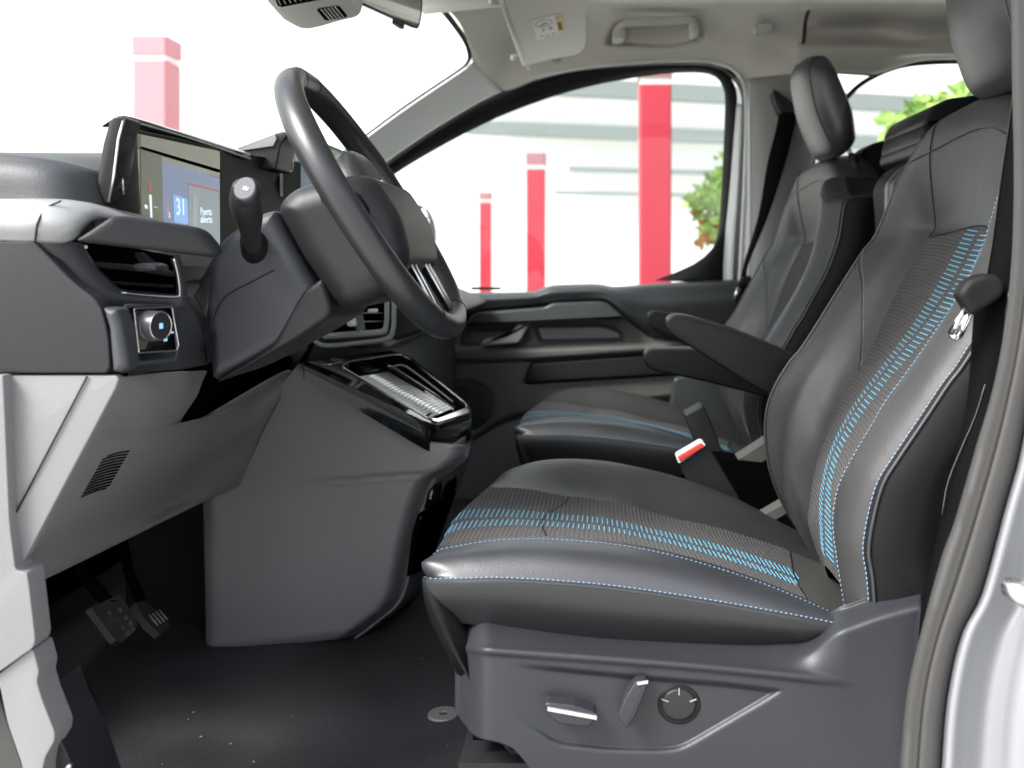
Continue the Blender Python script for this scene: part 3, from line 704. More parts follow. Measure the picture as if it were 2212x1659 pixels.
mb = MB(); mb.tube([W(2.0, 5.65, -1.3), W(2.0, 5.63, 0.0), P(2050, 300, 5.6)], [0.05, 0.04, 0.02], 8); mb.tube([W(2.0, 5.63, 0.0), P(1985, 300, 5.6)], 0.02, 8); obj('stem', mb, 'stem', pt, 180)

# ------------------------------------------------------------------ van shell
FZ = -0.69 + ZC
mb = MB(); hf = []
for j in range(41):
    hf.append([Vector((-1.0 + 3.2*i/90, 1.0 + 1.85*j/40, FZ + 0.003*math.sin(i*0.9 + j*0.5) * (1 if i > 4 else 0))) for i in range(91)])
mb.grid(hf); tag(obj('floor', mb, 'mat', None, 180, 0.01), kind='structure')
mb = MB(); mb.box((-1.15, 0.97, FZ-0.12), (2.4, 2.9, FZ-0.02)); one('floor_pan', 'black', None, None, mb, kind='structure')
mb = MB(); mb.tube([P(850,1325,2.02), P(945,1331,2.02)], 0.005, 8); one('floor_seam_strip', 'dark', 'thin dark strip across the floor behind the console foot', 'floor strip', mb, smooth=180)
b = thing('floor_clip', 'small round grey disc fastener on the floor mat before the driver seat', 'mat fastener', (P(958,1541,1.50).x, 1.5, FZ))
c0 = Vector((P(958,1541,1.5).x, P(958,1541,1.5).y, FZ + 0.006))
mb = MB()
def ring3(c, r, z, n=32): return [Vector((c.x + r*math.cos(2*math.pi*k/n), c.y + r*math.sin(2*math.pi*k/n), c.z + z)) for k in range(n)]
mb.grid([ring3(c0, 0.0235, -0.008), ring3(c0, 0.0235, -0.001), ring3(c0, 0.0225, 0.0005), ring3(c0, 0.007, 0.0005), ring3(c0, 0.006, -0.002)], closed=True); mb.f.append(tuple(range(4*32, 5*32)))
obj('disc', mb, 'trim_grey', b)
mb = MB()
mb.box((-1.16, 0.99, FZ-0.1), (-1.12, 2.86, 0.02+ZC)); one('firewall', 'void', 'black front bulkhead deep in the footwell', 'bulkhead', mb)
# crumbs on the mat
mb = MB(); rr = random.Random(5)
for _ in range(22):
    x, y = rr.uniform(-0.62, -0.1), rr.uniform(1.1, 1.9); s = rr.uniform(0.0004, 0.0011)
    mb.obox((x, y, FZ+0.0085+s), (s, 0, 0), (0, s*0.7, 0), (0, 0, s*0.6))
for u, v in ((418,1538),(434,1591),(498,1606),(438,1680),(548,1645)):
    Y = 0.682*F/(v-H); mb.obox(P(u, v, Y), (0.0016, 0, 0), (0, 0.001, 0), (0, 0, 0.0007))
one('floor_crumbs', 'trim_grey', 'pale crumbs and dust scattered over the dark driver floor mat', 'crumbs', mb, kind='stuff')

# ceiling and headliner side
mb = MB()
g = []
for j in range(21):
    y = 0.98 + (2.52-0.98)*j/20; e = 1 - abs(2*j/20-1)**4
    g.append([Vector((-0.44 + 2.9*i/30, y, 0.655 + 0.02*e + ZC - 0.03*(1-min(1, i/3)))) for i in range(31)])
mb.grid(g); tag(obj('ceiling', mb, 'headliner', None, 180, 0.012), kind='structure')
mb = MB(); mb.box((-0.40, 0.94, 0.72+ZC), (2.5, 2.95, 0.76+ZC)); one('roof', 'paint', 'white van roof panel over the cabin', 'roof', mb)
hl = thing('headliner_side', 'pale grey headliner over the passenger window holding the grab handle', 'headliner', (0.1, 2.8, 0.5+ZC))
LN = [PL([(1021,134,2.76),(1016,105,2.70),(1005,75,2.65),(985,40,2.58),(946,0,2.50),(905,-55,2.36)]),
      PL([(1084,196,2.84),(1090,150,2.82),(1094,100,2.79),(1094,50,2.73),(1088,0,2.64),(1080,-60,2.45)]),
      PL([(1193,156,2.86),(1195,125,2.84),(1198,85,2.81),(1200,40,2.75),(1200,0,2.66),(1200,-60,2.46)]),
      PL([(1290,141,2.86),(1290,112,2.84),(1290,80,2.82),(1290,40,2.77),(1290,0,2.67),(1290,-60,2.46)]),
      PL([(1390,134,2.86),(1390,105,2.84),(1390,75,2.82),(1390,38,2.77),(1390,0,2.67),(1390,-60,2.46)]),
      PL([(1502,131,2.86),(1503,104,2.84),(1504,75,2.82),(1505,38,2.77),(1506,0,2.67),(1508,-60,2.46)]),
      PL([(1575,150,2.86),(1582,118,2.84),(1588,80,2.82),(1592,40,2.77),(1595,0,2.67),(1600,-60,2.46)]),
      PL([(1616,178,2.86),(1640,130,2.83),(1648,88,2.82),(1655,43,2.77),(1664,0,2.67),(1676,-60,2.46)]),
      PL([(1716,162,2.82),(1728,120,2.83),(1736,84,2.82),(1740,42,2.77),(1754,0,2.67),(1775,-60,2.46)])]
g = surface(LN, 60, 22)
dent(g, rnd([(1300,100),(1318,52),(1340,36),(1400,30),(1500,26),(1520,36),(1527,60),(1524,90),(1450,108)], 16), 0.05, 20)
mb = MB(); mb.grid(g); obj('headliner_panel', mb, 'headliner', hl, 180, 0.004)
mb = MB(); mb.tube([X(p, 0, -0.004, 0) for p in line(LN[8], 30)], 0.005, 6); obj('seam', mb, 'dark', hl, 180)
mb = MB(); mb.tube([P(1021,134,2.755), P(1050,163,2.80), P(1086,197,2.838)], 0.0012, 5); obj('joint', mb, 'dark', hl, 180)
rh = thing('rear_headliner_side', 'warm grey headliner above the rear side window', 'headliner', (1.5, 2.8, 0.5+ZC))
def rl(u, vb, tilt): return PL([(u, vb, 2.84),(u+2, vb-18, 2.82),(u+4, 106, 2.80),(u+6, 86, 2.85),(u+8, 64, 2.865),(u+10, 42, 2.80),(u+14, 15, 2.70),(u+20, -10, 2.6),(u+26,-60,2.46)])
RL = [rl(1718, 160, 0), rl(1812, 158, 0), rl(1888, 160, 0)]
def rl2(u, vb, k): return PL([(u, vb, 2.84),(u, vb-12, 2.82),(u, 112, 2.79),(u, 98-k, 2.80+0.03*(1-k/30)),(u, 80, 2.80+0.04*(1-k/30)),(u, 50, 2.78),(u, 15, 2.70),(u, -10, 2.6),(u,-60,2.46)])
RL += [rl2(1984, 132, 5), rl2(2090, 129, 20), rl2(2300, 135, 28)]
mb = MB(); mb.grid(surface(RL, 60, 14)); obj('headliner_panel', mb, 'headliner', rh, 180, 0.004)
mb = MB(); mb.tube([P(1716,160,2.82), P(1812,158,2.83), P(1888,163,2.83)], 0.003, 6); obj('joint', mb, 'dark', rh, 180)
# coat hook flap
mb = MB(); pillow(mb, rnd([(1629,57),(1634,51),(1664,49),(1671,55),(1669,68),(1633,71)], 4), 2.765, 2.80, 3)
one('coat_hook', 'pale', 'small rounded coat hook flap on the headliner behind the grab handle', 'coat hook', mb)
# grab handle
gh = thing('grab_handle', 'pale grey grab handle above the passenger window', 'grab handle', P(1420, 50, 2.76))
path = catmull(PL([(1334,80,2.80),(1336,66,2.77),(1345,54,2.75),(1365,49,2.745),(1430,45,2.745),(1485,43,2.745),(1500,47,2.75),(1504,58,2.77),(1506,72,2.80)]), 6)
mb = MB(); mb.tube(path, 0.0105, 12); obj('handle_bar', mb, 'pale', gh, 180)
for o in ([(1322,80),(1324,62),(1333,52),(1352,52),(1353,74),(1346,83),(1326,84)], [(1488,50),(1500,42),(1510,48),(1512,72),(1504,75),(1492,74)]):
    pil('handle_mount', 'pale', gh, rnd(o, 6), 2.755, 2.83, 4)
# windscreen
wx = lambda z: -0.345 + (z-0.55)/0.735
wt = thing('windscreen', 'large clear windscreen with a black border', 'windscreen', (-0.7, 1.9, 0.3+ZC))
ed = [Vector((-1.12, 2.80, -0.02+ZC)), Vector((-0.98, 2.79, 0.07+ZC))] + PL([(700,362,2.76),(792,295,2.76),(884,227,2.76),(984,160,2.76),(1012,138,2.76),(1019,118,2.73),(1010,88,2.69),(985,50,2.62),(946,1,2.52),(905,-55,2.38)])
ed = [X(p, -0.008, 0, 0) for p in ed]
gp = []
for t in [k/12 for k in range(13)]:
    e = 4*t*(1-t); gp.append([Vector((p.x - 0.19*e, p.y + (3.80 - 2*p.y)*t, p.z + 0.015*e)) for p in resample(catmull(ed, 6), 40)])
mb = MB(); mb.grid(gp); obj('glass', mb, 'glass', wt, 180)
fr = PL([(700,362,2.75),(792,295,2.75),(884,227,2.75),(984,160,2.75),(1012,138,2.75),(1019,118,2.72),(1010,88,2.68),(985,50,2.61),(946,1,2.51),(905,-55,2.37)])
mb = MB(); mb.tube(catmull([X(p, -0.006, 0.004, 0) for p in fr], 8), 0.0085, 8, flat=0.5); obj('black_border', mb, 'black', wt, 180)
# front pillar trim
pa = thing('front_pillar_trim', 'light grey front pillar trim between windscreen and passenger window', 'pillar trim', P(930, 240, 2.8))
up = PL([(560,455,2.74),(700,362,2.74),(792,296,2.74),(884,229,2.74),(984,162,2.74),(1010,143,2.75),(1021,134,2.76)])
mid = PL([(560,500,2.80),(720,380,2.80),(815,318,2.80),(900,262,2.80),(1000,194,2.80),(1040,170,2.80),(1052,165,2.80)])
lo = PL([(560,535,2.85),(740,400,2.85),(829,351,2.85),(935,280,2.85),(1020,229,2.85),(1062,207,2.85),(1084,197,2.84)])
srf('trim', 'trim_pale', pa, [up, [X(p,0,-0.012,0) for p in mid], lo], 50, 8)
# passenger door window frame, seal, glass
pd = thing('passenger_door', 'closed passenger door with dark upper trim, silver lever and grey lower panel', 'car door', (-0.1, 2.9, -0.3+ZC))
C0 = PL([(820,420),(850,378),(980,301),(1100,243),(1250,192),(1400,163),(1500,156),(1545,165),(1563,190),(1567,230),(1560,400),(1552,500),(1532,552),(1480,580),(1415,606)], 2.93)
C1 = PL([(800,395),(836,358),(960,272),(1085,202),(1230,158),(1390,142),(1502,140),(1548,147),(1580,170),(1592,225),(1578,400),(1568,500),(1564,560),(1563,590),(1563,612)], 2.90)
C2 = PL([(790,385),(829,351),(950,264),(1080,195),(1226,152),(1390,134),(1502,131),(1560,138),(1598,165),(1612,225),(1608,400),(1603,500),(1600,560),(1598,590),(1597,612)], 2.86)
srf('window_frame', 'black', pd, [C0, C1], 90, 2, 0.004, sc_=False)
srf('frame_edge', 'silver', pd, [[X(p,0,0,0) for p in C1[9:]], [C1[i].lerp(C2[i], 0.62) for i in range(9, len(C1))]], 40, 2, 0.004, sc_=False)
D = [a.lerp(b, 0.1 if i < 9 else 0.62) for i, (a, b) in enumerate(zip(C1, C2))]
srf('door_seal', 'dark', pd, [D, [X(a.lerp(b, 0.75 if i < 9 else 0.85), 0, -0.004, 0) for i, (a, b) in enumerate(zip(C1, C2))], C2], 90, 3, 0.004)
mb = MB(); mb.tube(catmull([X(p, 0, -0.006, 0) for p in C2], 6), 0.006, 8); obj('seal_lip', mb, 'trim_pale', pd, 180)
mb = MB(); mb.tube(catmull([X(a.lerp(b, 0.45), 0, -0.01, 0) for a, b in zip(C1, C2)][:9], 6), 0.003, 8); obj('seal_groove', mb, 'black', pd, 180)
mb = MB(); slab(mb, [P(800,400,2.94), P(1000,285,2.94), P(1250,180,2.94), P(1500,145,2.94), P(1575,170,2.94), P(1575,620,2.94), P(800,660,2.94)], Vector((0,1,0)), 0.004); obj('window_glass', mb, 'glass', pd, 10)
# door trim: grid from the belt line down, depth profile by height
def dY(u, v):
    return 2.85
up_top = [(800,648),(900,641),(990,636),(1100,634),(1153,632),(1172,626),(1193,619),(1230,617),(1285,616),(1305,618),(1330,622),(1400,618),(1544,610),(1600,606)]
belt = crv(up_top); 
lowe = crv([(800,706),(900,702),(999,694),(1024,676),(1100,668),(1176,660),(1283,651),(1311,653),(1330,668),(1350,688),(1384,714),(1406,727),(1446,730),(1600,722)])
g = []
for k, (t, dy_) in enumerate(((-0.02, 2.94), (0.0, 2.86), (0.10, 2.83), (0.3, 2.815), (0.6, 2.82), (0.85, 2.83), (1.0, 2.86))):
    r = []
    for i in range(101):
        u = 800 + 8*i; a, b_ = belt(u), lowe(u); r.append(P(u, a + (b_-a)*t if t > 0 else a + (b_-a)*t - 1, dy_ - 0.02*math.exp(-((u-1325)/45)**2)*t*(t<1)))
    g.append(r)
gg = [[catmull([g[k][i] for k in range(len(g))], 5)[j] for i in range(101)] for j in range(5*6+1)]
mb = MB(); mb.grid(gg); obj('upper_trim', mb, 'doorslate', pd, 180, 0.004)
mb = MB(); mb.box(tuple(P(1018,626,2.90)), tuple(P(1082,620,2.93))); obj('window_slot', mb, 'black', pd)
o = rnd([(1004,703),(1014,690),(1027,676),(1176,664),(1194,655),(1294,651),(1313,655),(1350,686),(1340,689),(1291,693),(1136,700),(1020,706)], 6)
pil('pull_handle', 'doorslate', pd, o, 2.795, 2.86, 5, yf=None)
lowl = crv([(900,1080),(960,1000),(1040,950),(1100,920),(1200,900),(1500,870),(1600,860)])
# mid panel, ledge, pocket and lower panel as one relief
pocket = rnd([(1148,785),(1389,768),(1470,758),(1600,756),(1600,806),(1446,812),(1398,814),(1131,830)], 5, 3)
scoop = rnd([(1150,700),(1300,698),(1345,712),(1350,738),(1165,742)], 12, 3)
lever = rnd([(1000,708),(1140,702),(1150,735),(1120,752),(990,752)], 12, 3)
spk = [(1010 + 62*math.cos(a*0.3142), 880 + 62*math.sin(a*0.3142)) for a in range(20)]
def doorY(u, v):
    y = 2.86
    l1 = interp([(900,748),(985,752),(1145,752),(1400,742),(1600,735)], u)   # ledge edge
    l2 = interp([(900,784),(968,783),(1145,778),(1389,762),(1600,752)], u)
    y -= 0.03*ss(l1-8, l1+8, v)*(1-ss(l2-6, l2+6, v)); y -= 0.008*ss(l2, l2+8, v)
    for poly, dp, wd in ((pocket, 0.045, 6), (scoop, 0.03, 14), (lever, 0.016, 12)):
        if poly is pocket and u < 1125: continue
        d = sdf((u, v), poly)
        if d < 3: y += dp*(1-ss(-wd, 2, d))
    d = math.hypot(u-1010, (v-880)) - 58; y += 0.008*(1-ss(-4, 3, d)) if d < 5 else 0
    # bottom rolls away below the panel edge
    y += 0.05*ss(lowl(u)-25, lowl(u)+4, v)
    return y
mb = MB(); hfield(mb, 900, 1600, 120, lambda u: lowe(u)-6, lambda u: lowl(u)+6, 90, doorY); obj('lower_panel', mb, 'doorgrey', pd, 180, 0.003)
pil('door_pocket_shade', 'black', pd, rnd([(1150,787),(1389,770),(1470,760),(1600,758),(1600,802),(1446,808),(1398,811),(1135,827)], 5), 2.832, 2.88, 3)  # black panel paints the shade inside the pocket
pil('speaker_grille', 'dark', pd, disc(1010, 880, 55, 40), 2.858, 2.87, 2)
pil('panel_screw', 'black', pd, disc(968, 814, 7, 16), 2.835, 2.86, 1)
o = rnd([(1038,745),(1046,733),(1097,723),(1117,700),(1143,700),(1124,735),(1118,741),(1040,747)], 3)
pil('door_lever', 'lever', pd, o, 2.832, 2.86, 4)
mb = MB(); mb.box((-1.0, 2.88, FZ-0.1), (0.6, 2.96, -0.10+ZC)); obj('door_shell', mb, 'paint', pd)
# passenger side rear wall, below and behind the door
bp = thing('centre_pillar_trim', 'grey centre pillar trim behind the passenger window with belt slot', 'pillar trim', P(1660, 400, 2.8))
srf('trim', 'trim_grey', bp, [PL([(1614,176,2.87),(1613,300,2.87),(1611,450,2.87),(1606,620,2.87),(1600,690,2.87)]),
      PL([(1620,170,2.835),(1622,300,2.835),(1622,450,2.835),(1620,620,2.835),(1612,690,2.84)]),
      PL([(1652,166,2.80),(1656,300,2.80),(1655,450,2.80),(1650,620,2.80),(1640,690,2.82)]),
      PL([(1716,160,2.79),(1716,300,2.79),(1712,450,2.79),(1700,620,2.79),(1690,690,2.81)]),
      PL([(1800,158,2.83),(1775,260,2.83),(1756,345,2.83),(1748,450,2.83),(1745,620,2.83)])], 40, 6)
srf('edge_strip', 'trim_pale', bp, [PL([(1610,176,2.868),(1609,300,2.868),(1607,450,2.868),(1603,600,2.868)]), PL([(1620,172,2.832),(1621,300,2.832),(1621,450,2.832),(1619,600,2.832)])], 20, 2, 0.003)
pil('slot_cover', 'dark', bp, rnd([(1667,206),(1671,191),(1684,200),(1712,220),(1722,236),(1700,262),(1683,247)], 8), 2.755, 2.80, 5)
lp = thing('lower_pillar_trim', 'grey lower pillar panel beyond the passenger cushion', 'pillar trim', P(1500, 870, 2.84))
mb = MB(); pillow(mb, rnd([(1456,818),(1530,800),(1600,790),(1720,780),(1720,1100),(1420,1100),(1444,920)], 8), 2.80, 2.88, 5); obj('panel', mb, 'doorslate', lp)
mb = MB(); mb.box((0.45, 2.86, FZ-0.1), (2.4, 2.92, 0.17+ZC)); one('rear_side_wall', 'trim_grey', 'grey rear side wall below the rear window', 'side wall', mb)
mb = MB(); mb.box((2.38, 1.0, FZ-0.1), (2.42, 2.9, 0.70+ZC)); one('rear_bulkhead', 'trim_grey', 'grey rear end of the cabin behind the back seats', 'bulkhead', mb)
rw = thing('rear_side_window', 'rear side window with arched dark frame behind the headrests', 'window', P(1950, 250, 2.9))
mb = MB(); mb.tube(catmull(PL([(1746,430),(1756,350),(1772,300),(1800,246),(1832,208),(1857,184),(1888,165),(1928,148),(1984,137),(2090,133),(2300,135)], 2.86), 8), 0.007, 8, flat=0.6); obj('window_seal', mb, 'black', rw, 180)
mb = MB(); slab(mb, [P(1740,450,2.88), P(1755,345,2.88), P(1830,205,2.88), P(1890,160,2.88), P(2000,132,2.88), P(2350,132,2.88), P(2350,450,2.88)], Vector((0,1,0)), 0.004); obj('glass', mb, 'glass', rw, 10)
# rear seats
def rear(name, label, o, Y0, Y1, hr=None):
    t = thing(name, label, 'car seat', (P(*o[0], Y0).x, Y0, FZ), 'rear seats'); Y1 = Y0 + 0.10
    pil('backrest', 'leather_shaded', t, rnd(o, 18), Y0, Y1, 14)
    if hr: pil('headrest', 'leather_dark', t, rnd(hr, 20), Y0+0.06, Y0+0.3, 14)
    return t
rear('bench_seat', 'black rear seat whose ribbed headrest stands highest behind the driver backrest',
     [(1916,400),(1940,365),(1990,335),(2100,330),(2250,330),(2300,900),(1960,900),(1925,520)], 1.9, 2.35)
t = thing('rear_headrest', 'black rear headrest with crosswise folds above the driver shoulder', 'headrest', P(2050, 280, 1.85))
for k, (a, b_) in enumerate(((0, 1), (1, 2), (2, 3))):
    pass
fold = [[(1995,262),(2012,232),(2050,212),(2110,204),(2180,206),(2220,240),(2220,262),(2060,258),(2000,275)],
        [(1988,300),(1997,268),(2060,252),(2220,256),(2220,296),(2060,290),(1992,312)],
        [(1985,330),(1988,304),(2060,284),(2220,290),(2220,350),(2010,352)]]
for q in fold: pil('cushion_fold', 'leather_dark', t, rnd(q, 10), 1.84, 2.1, 9, 6)
rear('bench_seat', 'black rear seat with a low rounded top seen between the two front seats',
     [(1858,345),(1866,322),(1895,304),(1940,301),(2010,310),(2060,330),(2060,800),(1880,800)], 2.35, 2.75)
mb = MB(); pillow(mb, rnd([(1919,470),(1920,395),(1945,365),(1985,340),(2010,335),(2000,520),(1960,560)], 14), 1.80, 1.825, 12)
one('folded_bolster', 'leather', 'black padded rear seat side bolster behind the driver shoulder', 'seat bolster', mb)
mb = MB(); mb.tube([P(1960,425,1.78), P(1942,468,1.78)], 0.0035, 8); one('seat_lever', 'chrome', 'thin chrome lever on the rear bolster beside the driver backrest edge', 'lever', mb, smooth=180)

# sun visor
A_, n_ = plane3(P(1136,140,2.65), P(1266,98,2.65), P(1084,0,1.98)); 
if n_.z > 0: n_ = -n_
vt = thing('sun_visor', 'pale grey sun visor folded up, with a warning label', 'sun visor', P(1180, 60, 2.3))
ov = rnd([(1060,-62),(1084,0),(1126,130),(1137,142),(1190,128),(1249,118),(1263,104),(1266,93),(1264,0),(1262,-62)], [0,0,6,5,0,14,8,0,0,0])
mb = MB(); pts = [onplane(u, v, A_, n_) for u, v in ov]
cen = sum(pts, Vector())/len(pts)
mb.grid([[p - n_*0.022 for p in [cen + (p-cen)*0.97 for p in pts]], [p - n_*0.016 for p in pts], [p - n_*0.004 for p in pts], [cen + (p-cen)*0.985 for p in pts]], closed=True); m_ = len(pts)
mb.f.append(tuple(range(m_))); mb.f.append(tuple(3*m_ + i for i in reversed(range(m_)))); obj('visor_board', mb, 'pale', vt)
mb = MB(); a = onplane(1084, 0, A_, n_) + n_*0.001; b_ = onplane(1131, 136, A_, n_) + n_*0.001; mb.tube([a, b_], 0.006, 10); obj('hinge_edge', mb, 'pale', vt, 180)
mb = MB(); mb.tube([onplane(1192,129,A_,n_), onplane(1200,134,A_,n_), onplane(1212,130,A_,n_)], 0.006, 8); obj('finger_tab', mb, 'pale', vt, 180)
mb = MB(); mb.tube([onplane(1137,140,A_,n_), onplane(1141,148,A_,n_)], 0.005, 8); mb.tube([onplane(1109,133,A_,n_)-n_*0.01, onplane(1130,130,A_,n_)-n_*0.01], 0.008, 8); obj('pivot', mb, 'pale', vt, 180)
lp_ = lambda u, v, k=0.0012: onplane(u, v, A_, n_) + n_*k
def quadm(name, q, m, parent, k):
    mb = MB(); slab(mb, [lp_(u, v, k) for u, v in q], n_, 0.0004); return obj(name, mb, m, parent)
wl = quadm('warning_label', [(1149,43.6),(1198,31),(1207,71.7),(1160,87)], 'paper', vt, 0.001)
quadm('label_strip', [(1198,31),(1214,28),(1220,69),(1207,71.7)], 'yellow', vt, 0.001)
mb = MB(); ell = [lp_(1174 + 18*math.cos(t)+0*math.sin(t), 48.5 - 3.4*math.cos(t) + 7*math.sin(t), 0.0016) for t in [k*math.pi/16 for k in range(33)]]
mb.tube(ell, 0.0011, 5); obj('prohibition_ring', mb, 'inkred', vt, 180)
for q in ([(1166,52),(1180,46),(1182,49),(1168,55)], [(1170,62),(1176,60),(1177,64),(1171,66)], [(1184,57),(1192,55),(1194,61),(1186,63)], [(1166,77),(1172,75),(1172.5,77),(1166.5,79)], [(1176,77),(1187,74),(1187.5,76),(1176.5,79)], [(1190,72),(1200,69),(1200.5,71),(1190.5,74)]):
    quadm('label_print', q, 'ink', vt, 0.0014)
quadm('label_print', [(1199.5,36),(1210,35),(1200.5,40)], 'ink', vt, 0.0014); quadm('label_print', [(1203,47),(1212,46),(1216,62),(1207,64)], 'stem', vt, 0.0014)
mb = MB(); mb.tube([P(1060,4,2.2), P(1072,6,2.22), P(1088,0,2.25)], 0.007, 8); one('visor_clip', 'pale', 'small pale visor hook at the top edge beside the windscreen', 'visor clip', mb, smooth=180)
# overhead console
zc = 0.45 + ZC; z0, nz = Vector((0, 0, zc)), Vector((0, 0, -1))
oc = thing('overhead_console', 'pale grey overhead console with slotted black grilles at the top of the windscreen', 'overhead console', (-0.5, 1.85, zc))
oo = rnd([(556,-30),(571,0),(586,18),(610,44),(643,62),(662,65.5),(690,60),(730,48),(773,38),(783,31),(784,20),(755,-2),(730,-30)], 6)
pts = [onplane(u, v, z0, nz) for u, v in oo]; cen = sum(pts, Vector())/len(pts)
mb = MB(); rings = []
for k in range(6):
    a = k/5*math.pi/2; rings.append([cen + (p-cen)*(1-0.07*(1-math.sin(a))) + Vector((0, 0, 0.02*(1-math.cos(a)))) for p in pts])
rings.append([p + Vector((0, 0, 0.20)) for p in pts]); mb.grid(rings, closed=True); m_ = len(pts); mb.f.append(tuple(range(m_))); obj('housing', mb, 'pale', oc, 60)
def zq(q, k): return [onplane(u, v, z0, nz) + Vector((0, 0, -k)) for u, v in q]
mb = MB(); slab(mb, zq([(684,21),(690,17),(728,12),(734,14),(750,33),(748,37),(708,44),(702,43)], 0.0005), Vector((0,0,1)), 0.003); gq = obj('speaker_grille', mb, 'void', oc)
mb = MB()
for t in (0.17, 0.34, 0.51, 0.68, 0.85):
    a = Vector((686 + 44*t, 20 - 8*t, 0)); b_ = Vector((706 + 43*t, 43 - 8*t, 0)); mb.tube(zq([(a.x, a.y), (b_.x, b_.y)], 0.001), 0.0013, 5)
obj('grille_bars', mb, 'pale', gq, 180)
mb = MB(); slab(mb, zq([(592,-8),(600,12),(608,15),(655,6),(760,-14),(740,-30)], 0.0005), Vector((0,0,1)), 0.003); gq = obj('lamp_grille', mb, 'void', oc)
mb = MB()
for k in range(6): mb.tube(zq([(597+11*k, -10-k), (606+11*k, 9-2.2*k)], 0.001), 0.0012, 5)
obj('grille_bars', mb, 'doorgrey', gq, 180)
# rear view mirror
A = W(-0.449, 1.85, 0.478); Bv = W(-0.372, 2.055, 0.474); d = (Bv-A).normalized(); up_ = Vector((0.12, 0, 1)).normalized(); nn = d.cross(up_).normalized()
if nn.x < 0: nn = -nn
mr = thing('rear_view_mirror', 'interior mirror with a thin dark rim hanging at the top of the windscreen', 'mirror', A)
L_ = (Bv-A).length; sh = rnd([(0,0),(L_,0),(L_+0.006,0.03),(L_,0.075),(0,0.075)], [0.005,0.012,0.01,0.02,0.02], 5)
def mp(a, b, k): return A + d*a + up_*b + nn*k
def mring(ins, k): return [mp(a, b, k) for a, b in inset(sh, ins)]
mb = MB(); mb.grid([mring(0.012, -0.026), mring(0.004, -0.018), mring(0.0, -0.002), mring(0.001, 0.003), mring(0.004, 0.003)], closed=True); m_ = len(sh); mb.f.append(tuple(range(m_))); obj('mirror_housing', mb, 'silver', mr, 50)
mb = MB(); mb.grid([mring(0.0, -0.002), mring(-0.0006, 0.0035), mring(0.003, 0.0045), mring(0.004, 0.003)], closed=True); obj('mirror_rim', mb, 'dark', mr, 60)
mb = MB(); slab(mb, mring(0.0035, 0.0025), nn, 0.0008); obj('mirror_glass', mb, 'mirror', mr)
mb = MB(); slab(mb, [mp(0.135, 0.004, -0.006), mp(0.165, 0.004, -0.006), mp(0.165, -0.012, -0.006), mp(0.135, -0.008, -0.006)], nn, 0.01); obj('dimmer_tab', mb, 'dark', mr)
mb = MB(); mb.tube([mp(0.09, 0.04, -0.02), mp(0.06, 0.09, -0.08)], 0.012, 10); obj('mirror_arm', mb, 'dark', mr, 180)
# exterior mirror outside the passenger window
em = thing('exterior_mirror', 'door mirror outside the passenger window, behind the steering wheel', 'door mirror', P(915, 480, 3.08))
o = rnd([(868,446),(896,440),(912,444),(928,470),(934,510),(930,545),(872,548)], 14)
mb = MB(); s_ = 3.06/F; oo_ = [((a-U)*s_, (H-b_)*s_ + ZC) for a, b_ in o]; x0_ = max(a for a, b_ in oo_)
rg_ = lambda k, yy, t: [Vector((x0_ + (a-x0_)*k - (1-k)*0.04, yy + (x0_ - a)*0.75*t, ZC + 0.09 + (b_-ZC-0.09)*k)) for a, b_ in oo_]
mb.grid([rg_(0.93, 3.062, 1), rg_(0.985, 3.055, 1), rg_(1.0, 3.065, 1), rg_(0.97, 3.14, 0.6), rg_(0.7, 3.22, 0.2)], closed=True); mb.f.append(tuple(4*len(oo_)+i for i in range(len(oo_)))); obj('mirror_housing', mb, 'dark', em, 60)
mb = MB(); mb.v += rg_(0.935, 3.064, 1); mb.f.append(tuple(range(len(oo_)))); obj('mirror_glass', mb, 'mirror', em, 60, 0.002)
# ------------------------------------------------------------------ dashboard
da = thing('dashboard', 'dark slate dashboard with light grey lower panel across the front of the cabin', 'dashboard', W(-0.6, 1.9, -0.2))
srf('dash_top', 'slate', da, [PL([(-160,352,1.5),(0,341,1.5),(180,336,1.5),(420,330,1.7),(640,330,2.2),(800,380,2.75)]),
      PL([(-120,330,1.16),(0,333,1.16),(120,340,1.18),(205,356,1.22),(300,392,1.30),(400,440,1.5)]),
      PL([(-120,352,1.10),(0,352,1.10),(120,360,1.11),(205,374,1.15),(250,392,1.2),(330,440,1.4)]),
      PL([(-120,438,1.085),(0,438,1.085),(120,442,1.09),(200,452,1.12),(240,462,1.16),(320,500,1.4)])], 40, 8)
# deep top shelf that runs under the windscreen
mb = MB(); g = []
for j in range(13):
    y = 1.28 + 1.50*j/12
    g.append([W(-1.15, y, 0.02), W(-1.0, y, 0.055), W(-0.85, y, 0.085), W(-0.74, y, 0.095), W(-0.66, y, 0.08), W(-0.62, y, 0.03), W(-0.60, y, -0.05), W(-0.60, y, -0.16)])
mb.grid(g); obj('dash_shelf', mb, 'slate', da, 180, 0.006)
srf('silver_trim', 'trim_silver', da, [PL([(-120,430,1.09),(0,431,1.09),(110,432,1.09),(175,436,1.12),(240,449,1.16),(330,474,1.24),(380,500,1.30)]),
      PL([(-120,436,1.055),(0,438,1.055),(105,440,1.055),(178,445,1.08),(236,457,1.12),(326,480,1.20),(372,502,1.26)]),
      PL([(-120,480,1.035),(0,481,1.035),(80,483,1.035),(158,484,1.05),(214,468,1.09),(300,482,1.16),(366,500,1.24)]),
      PL([(-120,519,1.045),(0,520,1.045),(75,521,1.045),(152,519,1.06),(208,470,1.10),(298,488,1.17),(362,504,1.24)])], 60, 6, 0.003)
mb = MB(); mb.tube(catmull(PL([(132,434,1.0525),(100,450,1.048),(82,480,1.033),(76,522,1.040)]), 6), 0.0011, 6); obj('trim_seam', mb, 'black', da, 180)
